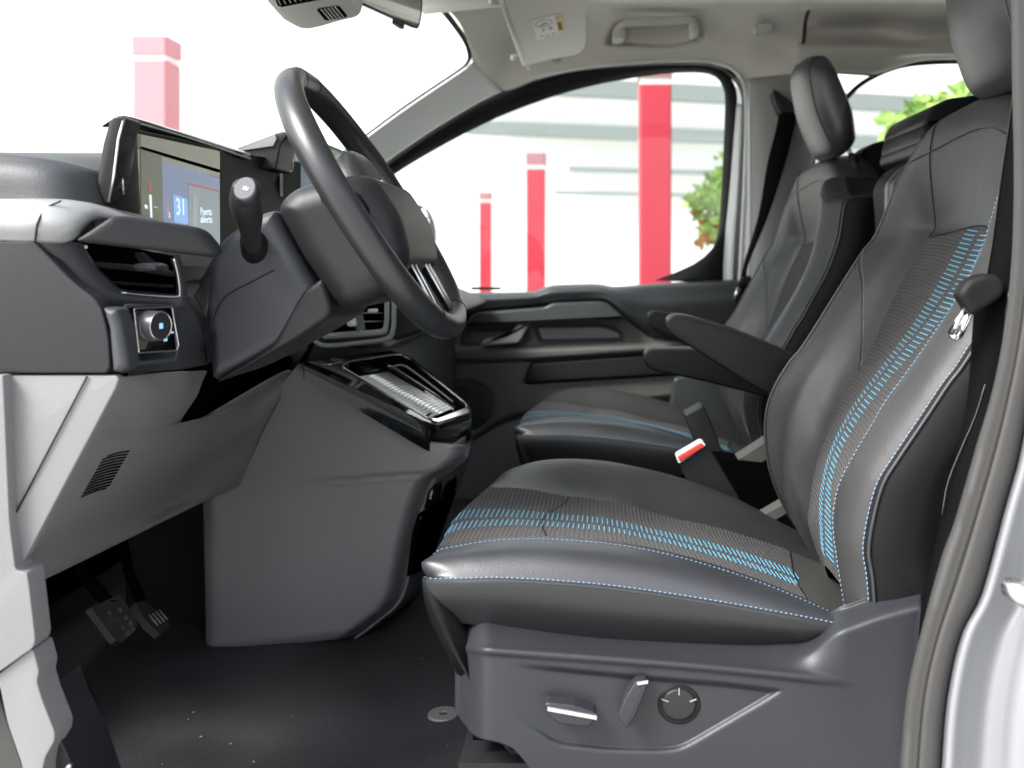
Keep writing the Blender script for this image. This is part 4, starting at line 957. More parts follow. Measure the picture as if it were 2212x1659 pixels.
yl = lambda u: 1.045 + max(0, u-80)/320*0.14
def PY(pts, off=0.0): return [P(a, b, yl(a) + off) for a, b in pts]
# vent
av = obj('side_vent', (lambda m: (m.grid([PY(q, o_) for q, o_ in (
      ([(158,519),(205,520),(260,530),(310,540),(350,548),(384,554)], 0.07),)] + [PY([(230,668),(262,672),(300,674),(330,674),(365,672),(400,668)], 0.07)]), m)[1])(MB()), 'void', da, 180, 0.003)
hood = [(156,518),(212,463),(232,463),(350,484),(368,494),(392,532),(393,545),(384,553),(376,556),(170,524)]
dm('vent_hood', 'dark', av, rnd(hood, [3,8,6,10,12,6,5,3,3,3]), 1.035, 24, 1.10, lambda u, v: (u-158)/234*0.10)
outer = [(76,521),(100,552),(140,598),(185,638),(236,667),(310,671),(390,669),(403,655),(400,600),(388,548)]
inner = [(170,523),(182,546),(203,580),(228,608),(258,631),(320,638),(378,642),(387,634),(384,595),(374,556)]
inn2 = [(178,525),(190,546),(211,578),(236,603),(264,624),(320,630),(374,634),(380,628),(378,592),(368,558)]
midc = [(a*0.5+c*0.5, b_*0.5+d_*0.5) for (a, b_), (c, d_) in zip(outer, inner)]
srf('vent_surround', 'slate', av, [PY(outer, 0.03), PY(outer, 0.0), PY(midc, -0.008), PY(inner, -0.006), PY(inn2, 0.01), PY(inn2, 0.07)], 60, 4, 0)
mb = MB(); mb.tube(catmull(PY([(376,560),(384,595),(388,632),(380,641),(320,638),(262,632)], -0.0075), 5), 0.0012, 6); obj('bright_edge', mb, 'satin', av, 180)
mb = MB()
for pts, hgt in (([(192,570),(250,575),(300,580),(378,592)], 13), ([(228,610),(262,612),(310,615),(376,619)], 7)):
    a = [(u, v-hgt/2) for u, v in pts]; b_ = [(u, v+hgt/2) for u, v in pts]
    mb.grid([PY(a, 0.045), PY(a, 0.004), PY([(u, v+2) for u, v in a], 0.0), PY(b_, 0.008), PY(b_, 0.045)])
obj('slat', mb, 'slate', av, 60)
mb = MB(); pillow(mb, rnd([(280,580),(292,569),(320,568),(334,573),(337,584),(300,586)], 4), 1.125, 1.16, 3); obj('vent_knob', mb, 'slate', av)
mb = MB(); mb.tube(PY([(182,534),(187,533)], 0.0), 0.0022, 6); obj('air_flap_mark', mb, 'paper', av, 180)
# dark end cap
cap = rnd([(-600,520),(74,521),(112,562),(160,612),(205,645),(220,668),(234,720),(238,790),(230,806),(-600,808)], [0,6,30,30,14,10,30,6,6,0])
mb = MB(); pillow(mb, cap, 1.042, 1.062, 5); obj('end_cap', mb, 'trim_dark', da, 50)
strip_ = rnd([(218,664),(250,668),(262,705),(276,790),(262,805),(240,804),(236,760),(232,710)], 6)
dm('edge_strip', 'slate', da, strip_, 1.034, 17, 1.062)
srf('switch_panel', 'slate', da, [PL([(240,665,1.065),(300,668,1.13),(360,668,1.19),(405,640,1.22)]), PL([(250,730,1.065),(310,730,1.14),(370,728,1.21),(432,700,1.28)]), PL([(260,780,1.065),(310,778,1.14),(375,775,1.22),(444,765,1.33)]), PL([(262,806,1.07),(310,803,1.145),(375,797,1.23),(446,786,1.35)])], 24, 6, 0.004)
# light switch module
ls = thing('light_switch', 'square black light switch panel with round silver edged knob below the side vent', 'light switch', P(340, 720, 1.12))
yq = lambda u: 1.070 + (u-250)/140*0.085
def PS(pts, off=0): return [P(a, b, yq(a) + off) for a, b in pts]
bz = rnd([(252,676),(272,656),(377,657),(388,765),(385,782),(290,791),(277,778)], 5); nb_ = [(a + (330-a)*0.12, b_ + (715-b_)*0.13) for a, b_ in bz]
mb = MB(); mb.grid([PS(bz, 0.02), PS(bz, -0.002), PS([(a+(330-a)*0.05, b_+(715-b_)*0.05) for a, b_ in bz], -0.009), PS(nb_, -0.008)], closed=True); obj('bezel', mb, 'slate', ls, 60)
ip = rnd([(289,667),(371,663),(386,746),(381,757),(300,762)], 4)
mb = MB(); pq = PS(ip, -0.006); mb.f.append(tuple(range(len(pq)))); mb.v += pq; obj('panel_face', mb, 'gloss', ls, 60, 0.002)
mb = MB(); mb.tube(PS(ip + [ip[0]], -0.0085), 0.0009, 6, cap=False); obj('panel_rim', mb, 'satin', ls, 180)
ax = Vector((0.93, -0.36, 0.02)).normalized(); c1 = P(347, 704, 1.098); sx = ax.cross(Vector((0,0,1))).normalized(); sz = sx.cross(ax).normalized()
def cyl(mb, c, ax, prof, n=40, oval=1.0):
    sx = ax.cross(Vector((0,0,1))).normalized(); sz = sx.cross(ax).normalized()
    rings = [[c + ax*h + (sx*math.cos(2*math.pi*k/n)*oval + sz*math.sin(2*math.pi*k/n))*r for k in range(n)] for h, r in prof]
    o = len(mb.v); mb.grid(rings, closed=True); e = o + (len(rings)-1)*n; mb.f.append(tuple(e+i for i in range(n)))
mb = MB(); cyl(mb, c1, ax, [(-0.040,0.0175),(-0.012,0.0175),(-0.0115,0.0168),(-0.001,0.0163),(0.0002,0.0157),(0.0002,0.0152)]); kn = obj('knob', mb, 'knob_grey', ls, 40)
mb = MB(); cyl(mb, c1, ax, [(-0.001,0.0150),(0.0005,0.0150)]); obj('knob_face', mb, 'dark', kn, 40)
mb = MB(); rr_ = [c1 + ax*0.0004 + (sx*math.cos(t) + sz*math.sin(t))*0.0155 for t in [k*math.pi/20 for k in range(41)]]; mb.tube(rr_, 0.0007, 5, cap=False); obj('knob_rim', mb, 'satin', kn, 180)
mb = MB(); mb.obox(c1 + ax*0.0008, sx*0.0024, sz*0.0030, ax*0.0003)
obj('lit_symbol', mb, 'led', ls)
for u, v, m_, s in ((363,689,'white_mark',0.0022),(367,706,'led',0.0018),(357,733,'led',0.002),(372,718,'white_mark',0.0012),(351,678,'white_mark',0.0009)):
    mb = MB(); c = P(u, v, yq(u)-0.009); mb.obox(c, (s*0.8, s*0.5, 0), (0.0003, 0, 0), (0, 0, s)); obj('switch_symbol', mb, m_, ls)
mb = MB(); cyl(mb, P(366,703,yq(366)-0.004), ax, [(-0.008,0.0045),(0.001,0.0045),(0.002,0.004)]); obj('dimmer_wheel', mb, 'dark', ls)
# light grey lower panels
side = [(-120,811),(232,811),(257,815),(252,835),(41,1228),(34,1233),(28,1224),(20,1130),(8,900),(4,811)]
mb = MB(); pillow(mb, rnd([(-600,811),(250,811),(257,818),(250,838),(44,1226),(40,1300),(-600,1300)], [0,8,4,6,4,0,0]), 1.045, 1.056, 3); obj('lower_side_panel', mb, 'grey', da, 50)
mb = MB(); mb.tube(PL([(188,813,1.0435),(24,1128,1.0435)]), 0.0010, 5); mb.tube(PL([(24,1128,1.0435),(34,1236,1.0435)]), 0.0010, 5); obj('panel_seam', mb, 'black', da, 180)
KN = [PL([(257,815,1.052),(300,810,1.12),(350,806,1.20),(400,803,1.30),(445,801,1.42)]),
      PL([(252,830,1.052),(300,826,1.12),(350,822,1.205),(400,820,1.31),(436,820,1.42)]),
      PL([(240,855,1.052),(290,852,1.12),(340,850,1.20),(385,850,1.30),(426,848,1.42)]),
      PL([(205,925,1.052),(260,922,1.14),(310,920,1.22),(360,919,1.33),(400,922,1.44)]),
      PL([(180,968,1.052),(260,957,1.16),(330,942,1.27),(404,921,1.44),(500,890,1.62),(560,852,1.715),(625,800,1.757)]),
      PL([(150,1020,1.052),(240,1000,1.18),(350,985,1.36),(470,950,1.60),(590,885,1.757)]),
      PL([(95,1125,1.052),(190,1090,1.18),(300,1055,1.36),(420,1020,1.6),(562,940,1.76)]),
      PL([(45,1215,1.052),(130,1180,1.16),(250,1130,1.34),(380,1080,1.58),(540,1000,1.77)]),
      PL([(41,1238,1.055),(60,1258,1.075),(200,1195,1.28),(438,1081,1.66),(520,1045,1.77)]),
      PL([(60,1262,1.09),(75,1255,1.11),(210,1190,1.31),(430,1084,1.70),(520,1040,1.80)])]
gK = surface(KN, 80, 8); mb = MB(); mb.grid(gK); kp = obj('knee_panel', mb, 'grey', da, 70, 0.004)
# grille slots cut dark into the knee panel
def nearest(g, u, v):
    from mathutils.geometry import intersect_ray_tri as irt
    o, d = Vector((0, 0, ZC)), Vector(((u-U)/F, 1, (H-v)/F)); best = None
    for r0_, r1_ in zip(g, g[1:]):
        for i in range(len(r0_)-1):
            for tri in ((r0_[i], r0_[i+1], r1_[i+1]), (r0_[i], r1_[i+1], r1_[i])):
                h_ = irt(*tri, d, o, True)
                if h_ and (best is None or h_.y < best): best = h_.y
    return P(u, v, (best or 1.2) - 0.0060)
mb = MB()
for k in range(13):
    t = k/12; xl, yl_ = 224-50*t+ (0 if k else 6), 985 + 88*t; xr, yr = 278 - 46*t, 974 + 80*t
    if k == 12: xr -= 4
    pts = [nearest(gK, xl + (xr-xl)*s, yl_ + (yr-yl_)*s - 2*math.sin(math.pi*s)) for s in (0, 0.33, 0.66, 1)]
    mb.tube(pts, 0.0015, 6)
obj('speaker_slots', mb, 'void', kp, 180)
# footwell dark backing under the dash, and pale lip of the cut-out
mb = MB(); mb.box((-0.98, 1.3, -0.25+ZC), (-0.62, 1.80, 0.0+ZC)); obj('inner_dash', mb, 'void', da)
mb = MB(); slab(mb, [P(385,950,1.80), P(470,930,1.82), P(540,900,1.83), P(600,865,1.84), P(660,780,1.84), P(700,690,1.84), P(560,650,1.82), P(420,640,1.80)], Vector((0,1,0)), 0.01); obj('column_gap_shade', mb, 'void', da)  # black sheet stands in for the shaded gap below the column
# centre dash: panels right of the column
srf('centre_panel', 'doorgrey', da, [PL([(600,640,1.80),(700,640,1.9),(832,640,2.15),(930,655,2.80)]), PL([(600,700,1.80),(700,715,1.88),(835,735,2.13),(960,704,2.80)]), PL([(600,760,1.80),(680,745,1.86),(830,745,2.13),(965,712,2.80)]), PL([(630,772,1.82),(700,765,1.90),(830,752,2.15),(980,740,2.80)]), PL([(630,820,1.86),(720,820,1.95),(860,800,2.2),(985,800,2.80)]), PL([(640,900,1.9),(760,900,2.0),(900,900,2.3),(985,900,2.80)])], 40, 5, 0.004)
mb = MB(); mb.tube(PL([(832,745,2.10),(899,719,2.40),(962,703,2.76)]), 0.010, 8, flat=0.6); obj('dash_strip', mb, 'trim_grey', da, 180)
pil('dash_wing', 'dark', da, rnd([(780,630),(905,640),(975,668),(985,680),(962,700),(835,742),(780,742)], 8), 2.16, 2.78, 8)
# centre vent
cv = thing('centre_vent', 'pale edged centre air vent seen below the steering column', 'air vent', P(760, 690, 1.95))
yc = lambda u: 1.81 + (u-680)/160*0.22
def PC(pts, off=0): return [P(a, b, yc(a)+off) for a, b in pts]
mb = MB(); q = PC([(640,580),(845,590),(845,712),(680,732),(640,730)], 0.03); mb.v += q; mb.f.append((0,1,2,3,4)); obj('vent_cavity', mb, 'void', cv, 180, 0.002)
for a, b_, nm in (([(690,722),(760,716),(815,712),(829,704),(831,650),(828,600)], [(700,732),(762,728),(822,723),(838,712),(841,650),(838,600)], 'inner_frame'),
                  ([(676,727),(702,742),(770,737),(832,728),(844,712),(846,680),(846,610)], [(668,730),(698,750),(772,745),(838,736),(853,718),(856,680),(856,610)], 'outer_frame')):
    srf(nm, 'silver', cv, [PC(a, 0.02), PC(a, -0.004 if nm == 'inner_frame' else 0.004), PC(b_, 0.0 if nm == 'inner_frame' else 0.008), PC(b_, 0.02)], 40, 3, 0)
mb = MB()
for pts in ([(772,652),(824,652)], [(770,676),(826,676)], [(778,695),(826,694)], [(690,697),(742,697)]):
    mb.tube(PC(pts, 0.008), 0.0022, 8, flat=0.5)
obj('vent_slats', mb, 'silver', cv, 180)
pil('vent_knob', 'silver', cv, rnd([(793,668),(812,667),(814,675),(794,676)], 3), 1.935, 1.95, 2)
pil('vent_divider', 'doorgrey', cv, rnd([(760,660),(768,665),(778,715),(770,716),(752,670)], 2), 1.885, 1.93, 2)
pil('divider_button', 'silver', cv, rnd([(744,684),(756,679),(766,686),(770,702),(766,706),(750,706)], 5), 1.875, 1.90, 3)
# ------------------------------------------------------------------ instrument cluster and centre screen
ic = thing('instrument_cluster', 'gloss black framed driver display with a lit blue panel, leftmost of the two screens', 'display', P(385, 430, 1.34))
TL, TR, BR_, BL_ = P(295,289,1.21), P(475,327,1.477), P(475,550,1.477), P(303,550,1.222)
ex = (TR-TL); ez = (BL_-TL); en = ex.cross(ez).normalized()
if en.x < 0: en = -en
mb = MB(); slab(mb, [TL, TR, BR_, BL_], -en, 0.006); obj('screen_glass', mb, mat('screen', (0.02, 0.022, 0.02), 0.05, coat=1.0, emit=((0.30, 0.33, 0.22), 0.06)), ic)  # faint olive emission paints the headliner mirrored in the glass
def sp(u, v, k): return onplane(u, v, TL, en) + en*k
def scr(name, q, m, k=0.0008, r=0):
    mb = MB(); pts = [sp(u, v, k) for u, v in (rnd(q, r) if r else q)]; slab(mb, pts, en, 0.0003); return obj(name, mb, m, ic)
EM = lambda n, c, s: mat(n, (0.02, 0.02, 0.02), 0.3, emit=(c, s))
mb_blue = EM('lit_blue', (0.30, 0.38, 0.60), 0.13); mb_sky = EM('lit_sky', (0.28, 0.55, 0.95), 0.19); mb_red = EM('lit_red', (0.9, 0.15, 0.10), 0.10)
mb_grey = EM('lit_grey', (0.42, 0.50, 0.56), 0.12); mb_wht = EM('lit_white', (0.75, 0.9, 1.0), 0.24); mb_dk = EM('lit_slate', (0.25, 0.32, 0.42), 0.11); mb_olv = EM('olive_reflection', (0.42, 0.44, 0.34), 0.10)
scr('upper_strip', [(302,290),(471,326),(471,366),(303,316)], mb_olv, 0.0006)  # olive glow paints a reflection across the top of the display
scr('dark_divider', [(302,316),(472,366),(473,373),(302,322)], M['void'], 0.0015)
scr('left_zone', [(303,322),(348,336),(352,550),(305,550)], EM('olive_reflection_dark', (0.30,0.31,0.23), 0.085), 0.0006)  # darker olive glow, also a painted reflection
scr('blue_panel', [(348,350),(472,386),(472,540),(352,528)], mb_blue, 0.0008)
scr('bottom_bar', [(390,528),(470,534),(470,544),(392,541)], mb_dk, 0.0012)
scr('message_panel', [(405,396),(470,414),(470,530),(405,526)], mb_grey, 0.0012)
scr('tile', [(372,420),(402,430),(404,484),(374,480)], mb_sky, 0.0014)
scr('red_line', [(404,395),(471,412),(471,415),(404,398.5)], mb_red, 0.0018); scr('red_line', [(404,519.5),(463,526),(463,529),(404,522.5)], mb_red, 0.0018)
scr('pillar_graphic', [(414,422),(424,425),(424,498),(414,496)], EM('lit_pale', (0.5, 0.58, 0.58), 0.13), 0.0016, 2)
scr('fuel_bar', [(320,420),(325,421),(327,473),(323,473)], mb_wht, 0.0012); scr('red_gauge', [(319,394),(325,394),(324,412),(319,411)], mb_red, 0.0012)
scr('fuel_icon', [(310,441),(316,443),(317,451),(311,450)], mb_wht, 0.0012, 1); scr('tick', [(331,446),(338,448),(338,449),(331,447.5)], mb_wht, 0.0012)
scr('amber_mark', [(358,443),(362,445),(362,458),(358,456)], EM('lit_amber', (0.9, 0.5, 0.2), 0.12), 0.0012)
scr('home_icon', [(405,536),(409,533),(413,536),(411,540),(407,540)], mb_wht, 0.0016)
exd = ex.normalized()
def stext(body, u, v, size, m):
    t = text('lettering', body, size, 'paper', ic, sp(u, v, 0.002), exd, -ez.normalized()); t.data.materials.clear(); t.data.materials.append(m)
stext('31', 377, 464, 0.032, mb_wht); stext('Puerta', 430, 464, 0.0155, mb_wht); stext('abierta', 430, 481, 0.0155, mb_wht); stext('3', 361, 470, 0.010, mb_wht)
# frame
gl = M['gloss']
pil('left_fin', mat('fin_gloss', (0.010, 0.0095, 0.009), 0.16, spec=0.4), ic, rnd([(236,262),(246,250),(270,252),(260,290),(246,380),(232,440),(196,440),(208,390),(222,310)], 8), 1.135, 1.175, 4)
mb = MB(); mb.tube(PL([(268,256,1.137),(256,300,1.133),(246,380,1.132),(234,436,1.132)]), 0.0016, 6); obj('fin_bright_edge', mb, 'satin', ic, 180)
TOPo = PL([(258,251,1.16),(290,256,1.20),(400,289,1.36),(540,333,1.64)]); TOPi = PL([(293,284,1.215),(320,292,1.25),(400,310,1.37),(540,345,1.62)])
srf('hood', gl, ic, [[X(p, -0.02, 0, -0.012) for p in TOPo], TOPo, [X(p, 0.006, 0, -0.006) for p in TOPo], TOPi, [X(p, -0.025, 0, 0) for p in TOPi]], 40, 4, 0.002)
srf('left_frame', 'black', ic, [PL([(258,251,1.16),(250,340,1.15),(236,445,1.15),(236,480,1.15)]), PL([(274,262,1.17),(270,340,1.165),(262,440,1.165),(262,480,1.165)]), PL([(293,284,1.212),(296,340,1.212),(301,440,1.215),(303,480,1.218)]), [X(p, -0.02, 0.004, 0) for p in PL([(293,284,1.212),(296,340,1.212),(301,440,1.215),(303,480,1.218)])]], 30, 4, 0.002)
mb = MB(); mb.tube(PL([(262,345,1.158),(263,380,1.158),(266,420,1.158)]), 0.0022, 6, flat=0.5); obj('frame_highlight_edge', mb, 'satin', ic, 180)
mb = MB(); slab(mb, [P(476,322,1.48), P(560,340,1.75), P(650,350,1.86), P(650,490,1.86), P(560,520,1.78), P(476,550,1.48)], Vector((-1,0,0)), 0.01); obj('right_frame', mb, 'black', ic)
mb = MB(); mb.box(tuple(W(-0.60, 1.19, -0.03)), tuple(W(-0.575, 1.64, 0.10))); obj('display_body', mb, 'dark', ic)
mb = MB(); slab(mb, [sp(290,545,-0.004), sp(480,545,-0.004), sp(480,575,0.01), sp(290,575,0.01)], Vector((1,0,0)), 0.012); obj('lower_shelf', mb, 'slate', ic)
cs = thing('centre_screen', 'wide centre touch screen with green reflections painted as glow behind the steering wheel rim', 'display', P(700, 400, 2.0))
pil('camera_pod', 'dark', cs, rnd([(516,322),(590,289),(612,283),(622,292),(606,312),(596,366),(540,366),(528,335)], 5), 1.70, 1.78, 4)
pil('pod_top_reflection', 'trim_grey', cs, rnd([(512,321),(594,288),(598,300),(590,316),(522,326)], 2), 1.695, 1.71, 2)  # pale top face paints the reflection lying on the pod
scs = [P(606,294,1.80), P(712,312,2.02), P(800,348,2.34), P(800,500,2.34), P(606,520,1.80)]
e1 = (scs[2]-scs[0]); en2 = e1.cross(Vector((0,0,1))).normalized(); en2 = en2 if en2.x > 0 else -en2
cq = [onplane(u, v, scs[0], en2) for u, v in rnd([(604,305),(620,291),(712,313),(800,350),(800,500),(606,520)], 4)]
mb = MB(); slab(mb, cq, -en2, 0.012); obj('screen_body', mb, 'gloss', cs)
def cscr(name, q, m, k):
    mb = MB(); slab(mb, [onplane(u, v, scs[0], en2) + en2*k for u, v in q], en2, 0.0003); return obj(name, mb, m, cs)
cscr('screen_panel', [(622,306),(640,300),(712,320),(796,356),(796,495),(640,490)], mat('green_reflection_glow', (0.01, 0.02, 0.01), 0.06, coat=1.0, emit=((0.10, 0.22, 0.06), 0.09)), 0.0006)  # green emission stands in for plants mirrored in the dark screen
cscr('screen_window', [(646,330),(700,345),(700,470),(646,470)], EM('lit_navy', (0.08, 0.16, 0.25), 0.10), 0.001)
cscr('menu_line', [(636,318),(638.5,319),(638.5,470),(636,470)], mb_grey, 0.0014)
mb = MB(); cyl(mb, P(616,346,1.80), en2, [(-0.01,0.0225),(0.006,0.0225),(0.008,0.021),(0.008,0.019),(0.006,0.018)], oval=0.8); kn = obj('volume_knob', mb, 'gloss', cs)
mb = MB(); mb.tube([P(616,346,1.80) + en2*0.0085 + (en2.cross(Vector((0,0,1))).normalized()*0.8*math.cos(t) + Vector((0,0,1))*math.sin(t))*0.0215 for t in [k*math.pi/20 for k in range(41)]], 0.001, 5); obj('knob_rim', mb, 'satin', kn, 180)
# ------------------------------------------------------------------ steering column and wheel
st = thing('steering_column', 'dark grey steering column cover with facets, rising from the dash to the wheel', 'steering column', P(600, 650, 1.4))
colo = rnd([(396,612),(440,560),(478,512),(520,482),(560,459),(590,453),(612,500),(662,592),(712,668),(706,690),(640,733),(560,776),(500,808),(462,824),(446,820),(444,800),(444,780),(444,740),(436,690),(414,660)], [8,10,20,20,14,8,6,6,10,12,10,10,10,10,0,6,6,10,10,10])
colY = lambda u, v: 0.10*ss(560, 400, u) * 0.4 + 0.012*math.sin((u+v)/90)
dm('cover', 'slate', st, colo, 1.285, 34, 1.50, lambda u, v: 0.03*ss(470, 400, u), 70, 60)
low = rnd([(588,745),(640,650),(655,628),(696,600),(716,668),(706,688),(640,733),(590,762),(500,812),(462,828),(490,806),(540,778)], 10)
dm('lower_cover', 'dark', st, low, 1.280, 14, 1.45, lambda u, v: 0.03*ss(470, 400, u), 70, 50)
fr_ = rnd([(400,640),(440,598),(494,568),(552,540),(572,545),(520,570),(470,600),(450,640),(438,690),(420,665)], 6)
dm('upper_facet', 'slate', st, fr_, 1.288, 8, 1.36, lambda u, v: 0.02*ss(470, 400, u))
mb = MB()
for q in ([(592,583),(545,608),(495,635),(470,665),(450,720),(432,758)],):
    mb.tube(catmull([P(a, b_, 1.2845 + 0.010*ss(470, 420, a)) for a, b_ in q], 5), 0.0009, 5)
obj('seam', mb, 'black', st, 180)
# stalk
stk = obj('stalk_boot', (lambda m: (m.tube(PL([(556,548,1.30),(546,520,1.275),(540,505,1.26)]), [0.020,0.016,0.012], 20), m)[1])(MB()), 'black', st, 180)
mb = MB(); pts = PL([(548,535,1.28),(541,500,1.245),(537,470,1.215),(531,440,1.19),(529,415,1.175),(529,398,1.168)])
mb.tube(catmull(pts, 6), [0.0115,0.0115,0.0115,0.0116,0.0118,0.012,0.0125,0.013,0.0137,0.0145,0.0152,0.0159,0.0166,0.0172,0.0177,0.018,0.0183,0.0185,0.0186,0.0185,0.0183,0.018,0.0176,0.0171,0.0166,0.016,0.0155,0.015,0.0145,0.014,0.0130], 28)
sk = obj('stalk', mb, 'dark', st, 180)
sax = (P(531,399,1.150) - P(533,432,1.176)).normalized(); sax = Vector((0.0, -0.92, 0.38)).normalized()
mb = MB(); cyl(mb, P(529,408,1.156), sax, [(-0.012,0.0185),(-0.004,0.0172),(0.0005,0.0150),(0.0012,0.0138)], 32, 0.86); obj('stalk_end', mb, 'dark', sk, 60)
mb = MB(); cyl(mb, P(529.5,407.5,1.1545), sax, [(-0.002,0.0145),(0.0009,0.0145),(0.0020,0.0136)], 32, 0.86); obj('end_button', mb, 'button_grey', sk, 40)
mb = MB(); mb.obox(P(530.5,407,1.1515), (0.0026, 0, -0.001), (0, 0.0003, 0), (0.0006, 0.001, 0.0016)); obj('wiper_symbol', mb, 'paper', sk)
# wheel
wh = thing('steering_wheel', 'black leather steering wheel seen from its side with airbag hub', 'steering wheel', W(-0.315, 1.40, 0.085))
wt_, wb_ = W(-0.417, 1.40, 0.248), W(-0.2035, 1.40, -0.100)
wc = (wt_+wb_)/2; wu = (wt_-wb_).normalized(); wy = Vector((0, 1, 0)); wn = wy.cross(wu).normalized()
if wn.x < 0: wn = -wn
RR = (wt_-wb_).length/2
def rimp(t):
    c, s_ = math.cos(t), math.sin(t)          # t from the top
    rr = RR; 
    if c < 0: rr = RR*(1 - 0.035*max(0, -c-0.55)/0.45)
    k = 1.0 + 0.03*(abs(math.sin(2*t))**2)*(1 if c < 0 else 0)
    return wc + wu*c*rr*k + wy*s_*RR*k*0.99
def rim_mesh(t0, t1, r, n=120, ns=20):
    mb = MB(); rings = []
    for i in range(n+1):
        t = t0 + (t1-t0)*i/n; p = rimp(t); q = (rimp(t+0.01)-rimp(t-0.01)).normalized(); a = wn; b_ = q.cross(a).normalized()
        grip = 1 + 0.05*math.exp(-((abs((t % (2*math.pi)) - math.pi) - 2.0)/0.25)**2)
        rings.append([p + a*r*1.12*grip*math.cos(2*math.pi*k/ns) + b_*r*grip*math.sin(2*math.pi*k/ns) for k in range(ns)])
    mb.grid(rings, closed=True); return mb
obj('rim', rim_mesh(0, 2*math.pi, 0.0172), 'wheel_leather', wh, 180)
mb = MB()
for t in (0.16, -0.16, math.pi-0.5, math.pi+0.5):
    mb = MB(); p = rimp(t); q = (rimp(t+0.01)-rimp(t-0.01)).normalized(); b_ = q.cross(wn).normalized()
    mb.tube([p + wn*0.0192*math.cos(k*math.pi/12) + b_*0.01715*math.sin(k*math.pi/12) for k in range(25)], 0.0008, 5, cap=False)
    obj('rim_seam', mb, 'black', wh, 180)
# hub: rounded airbag body
def hubring(ru, rd, ry, h, n=48):
    out = []
    for k in range(n):
        t = 2*math.pi*k/n; c, s_ = math.cos(t), math.sin(t); c2 = math.copysign(abs(c)**0.8, c); s2 = math.copysign(abs(s_)**0.8, s_)
        out.append(wc + wu*(c2*(ru if c > 0 else rd)) + wy*s2*ry*(1 - 0.12*(c < 0)*abs(c)) + wn*h)
    return out
mb = MB(); mb.grid([hubring(0.070,0.062,0.078,-0.045), hubring(0.084,0.070,0.087,-0.02), hubring(0.086,0.072,0.089,0.005), hubring(0.082,0.069,0.086,0.014), hubring(0.075,0.062,0.080,0.019), hubring(0.06,0.05,0.065,0.022), hubring(0.02,0.02,0.03,0.024)], closed=True); mb.f.append(tuple(6*48+i for i in range(48))); hb = obj('airbag_cover', mb, 'leather', wh, 32)
def oval(c, a, b_, h0, h1, n=40):
    r = lambda s_, h: [c + wy*a*1.25*s_*math.cos(2*math.pi*k/n) + wu*b_*1.35*s_*math.sin(2*math.pi*k/n) + wn*h for k in range(n)]
    mb = MB(); mb.grid([r(1, h0), r(1, h1-0.001), r(0.95, h1)], closed=True); mb.f.append(tuple(2*n+i for i in range(n))); return mb
obj('oval_badge', oval(wc + wn*0.023 + wu*0.012, 0.026, 0.0115, 0, 0.004), 'chrome', hb, 60)
obj('badge_field', oval(wc + wn*0.026 + wu*0.012, 0.0235, 0.0092, 0, 0.0018), mat('badge_silver_blue', (0.45, 0.50, 0.62), 0.25, metal=0.6), hb, 60)
mb = MB(); mb.obox(wc + wn*0.020 - wu*0.052, wy*0.022, wu*0.003, wn*0.0012); obj('embossed_mark', mb, 'doorgrey', hb)
for sgn in (-1, 1):
    mb = MB()
    a = wc + wy*sgn*0.085 - wu*0.012; e = wc + wy*sgn*(RR-0.012) - wu*0.004
    mb.grid([[a + wu*0.024*s1 + wn*k, a.lerp(e, 0.5) + wu*0.018*s1 + wn*(k*0.9), e + wu*0.016*s1 + wn*(k*0.7)] for s1, k in ((1,-0.012),(1,0.008),(0.6,0.013),(-0.6,0.013),(-1,0.008),(-1,-0.012),(1,-0.012))])
    obj('spoke', mb, 'gloss', wh, 40)
    mb = MB(); a = wc + wy*sgn*0.05 - wu*0.060; e = wc + wy*sgn*0.062 - wu*(RR-0.014)
    mb.grid([[a + wy*0.018*s1 + wn*k, a.lerp(e, 0.5) + wy*0.013*s1 + wn*(k-0.002), e + wy*0.012*s1 + wn*(k-0.006)] for s1, k in ((1,-0.012),(1,0.006),(0.7,0.010),(-0.7,0.010),(-1,0.006),(-1,-0.012),(1,-0.012))])
    sp_ = obj('lower_spoke', mb, 'gloss', wh, 40)
    mb = MB()
    for s1 in (-1, 1): mb.tube([a + wy*0.017*s1 + wn*0.010, a.lerp(e, 0.5) + wy*0.013*s1 + wn*0.009, e + wy*0.012*s1 + wn*0.005], 0.0028, 8)
    mb.tube([e + wy*0.012 + wn*0.005, e - wu*0.004 + wn*0.004, e - wy*0.012 + wn*0.005], 0.003, 8)
    obj('spoke_trim', mb, 'satin', sp_, 180)
# shroud behind the wheel
sho = rnd([(589,458),(588,442),(600,424),(628,402),(672,390),(760,372),(800,380),(860,470),(880,560),(826,642),(756,671),(724,667),(704,645),(640,552)], [8,10,14,16,14,20,20,30,30,20,16,14,8,10])
sh_ = dm('wheel_shroud', 'shroud', st, sho, 1.268, 62, 1.52, None, 70, 70)
mb = MB(); pillow(mb, rnd([(800,592),(828,596),(884,640),(868,652),(830,632)], 6), 1.30, 1.33, 5); obj('lower_lever', mb, 'dark', st, 60)
mb = MB(); mb.tube(catmull(PL([(676,392,1.30),(690,420,1.272),(712,470,1.2695),(760,520,1.2695),(812,552,1.2695)]), 6), 0.0010, 5); obj('shroud_seam', mb, 'black', sh_, 180)
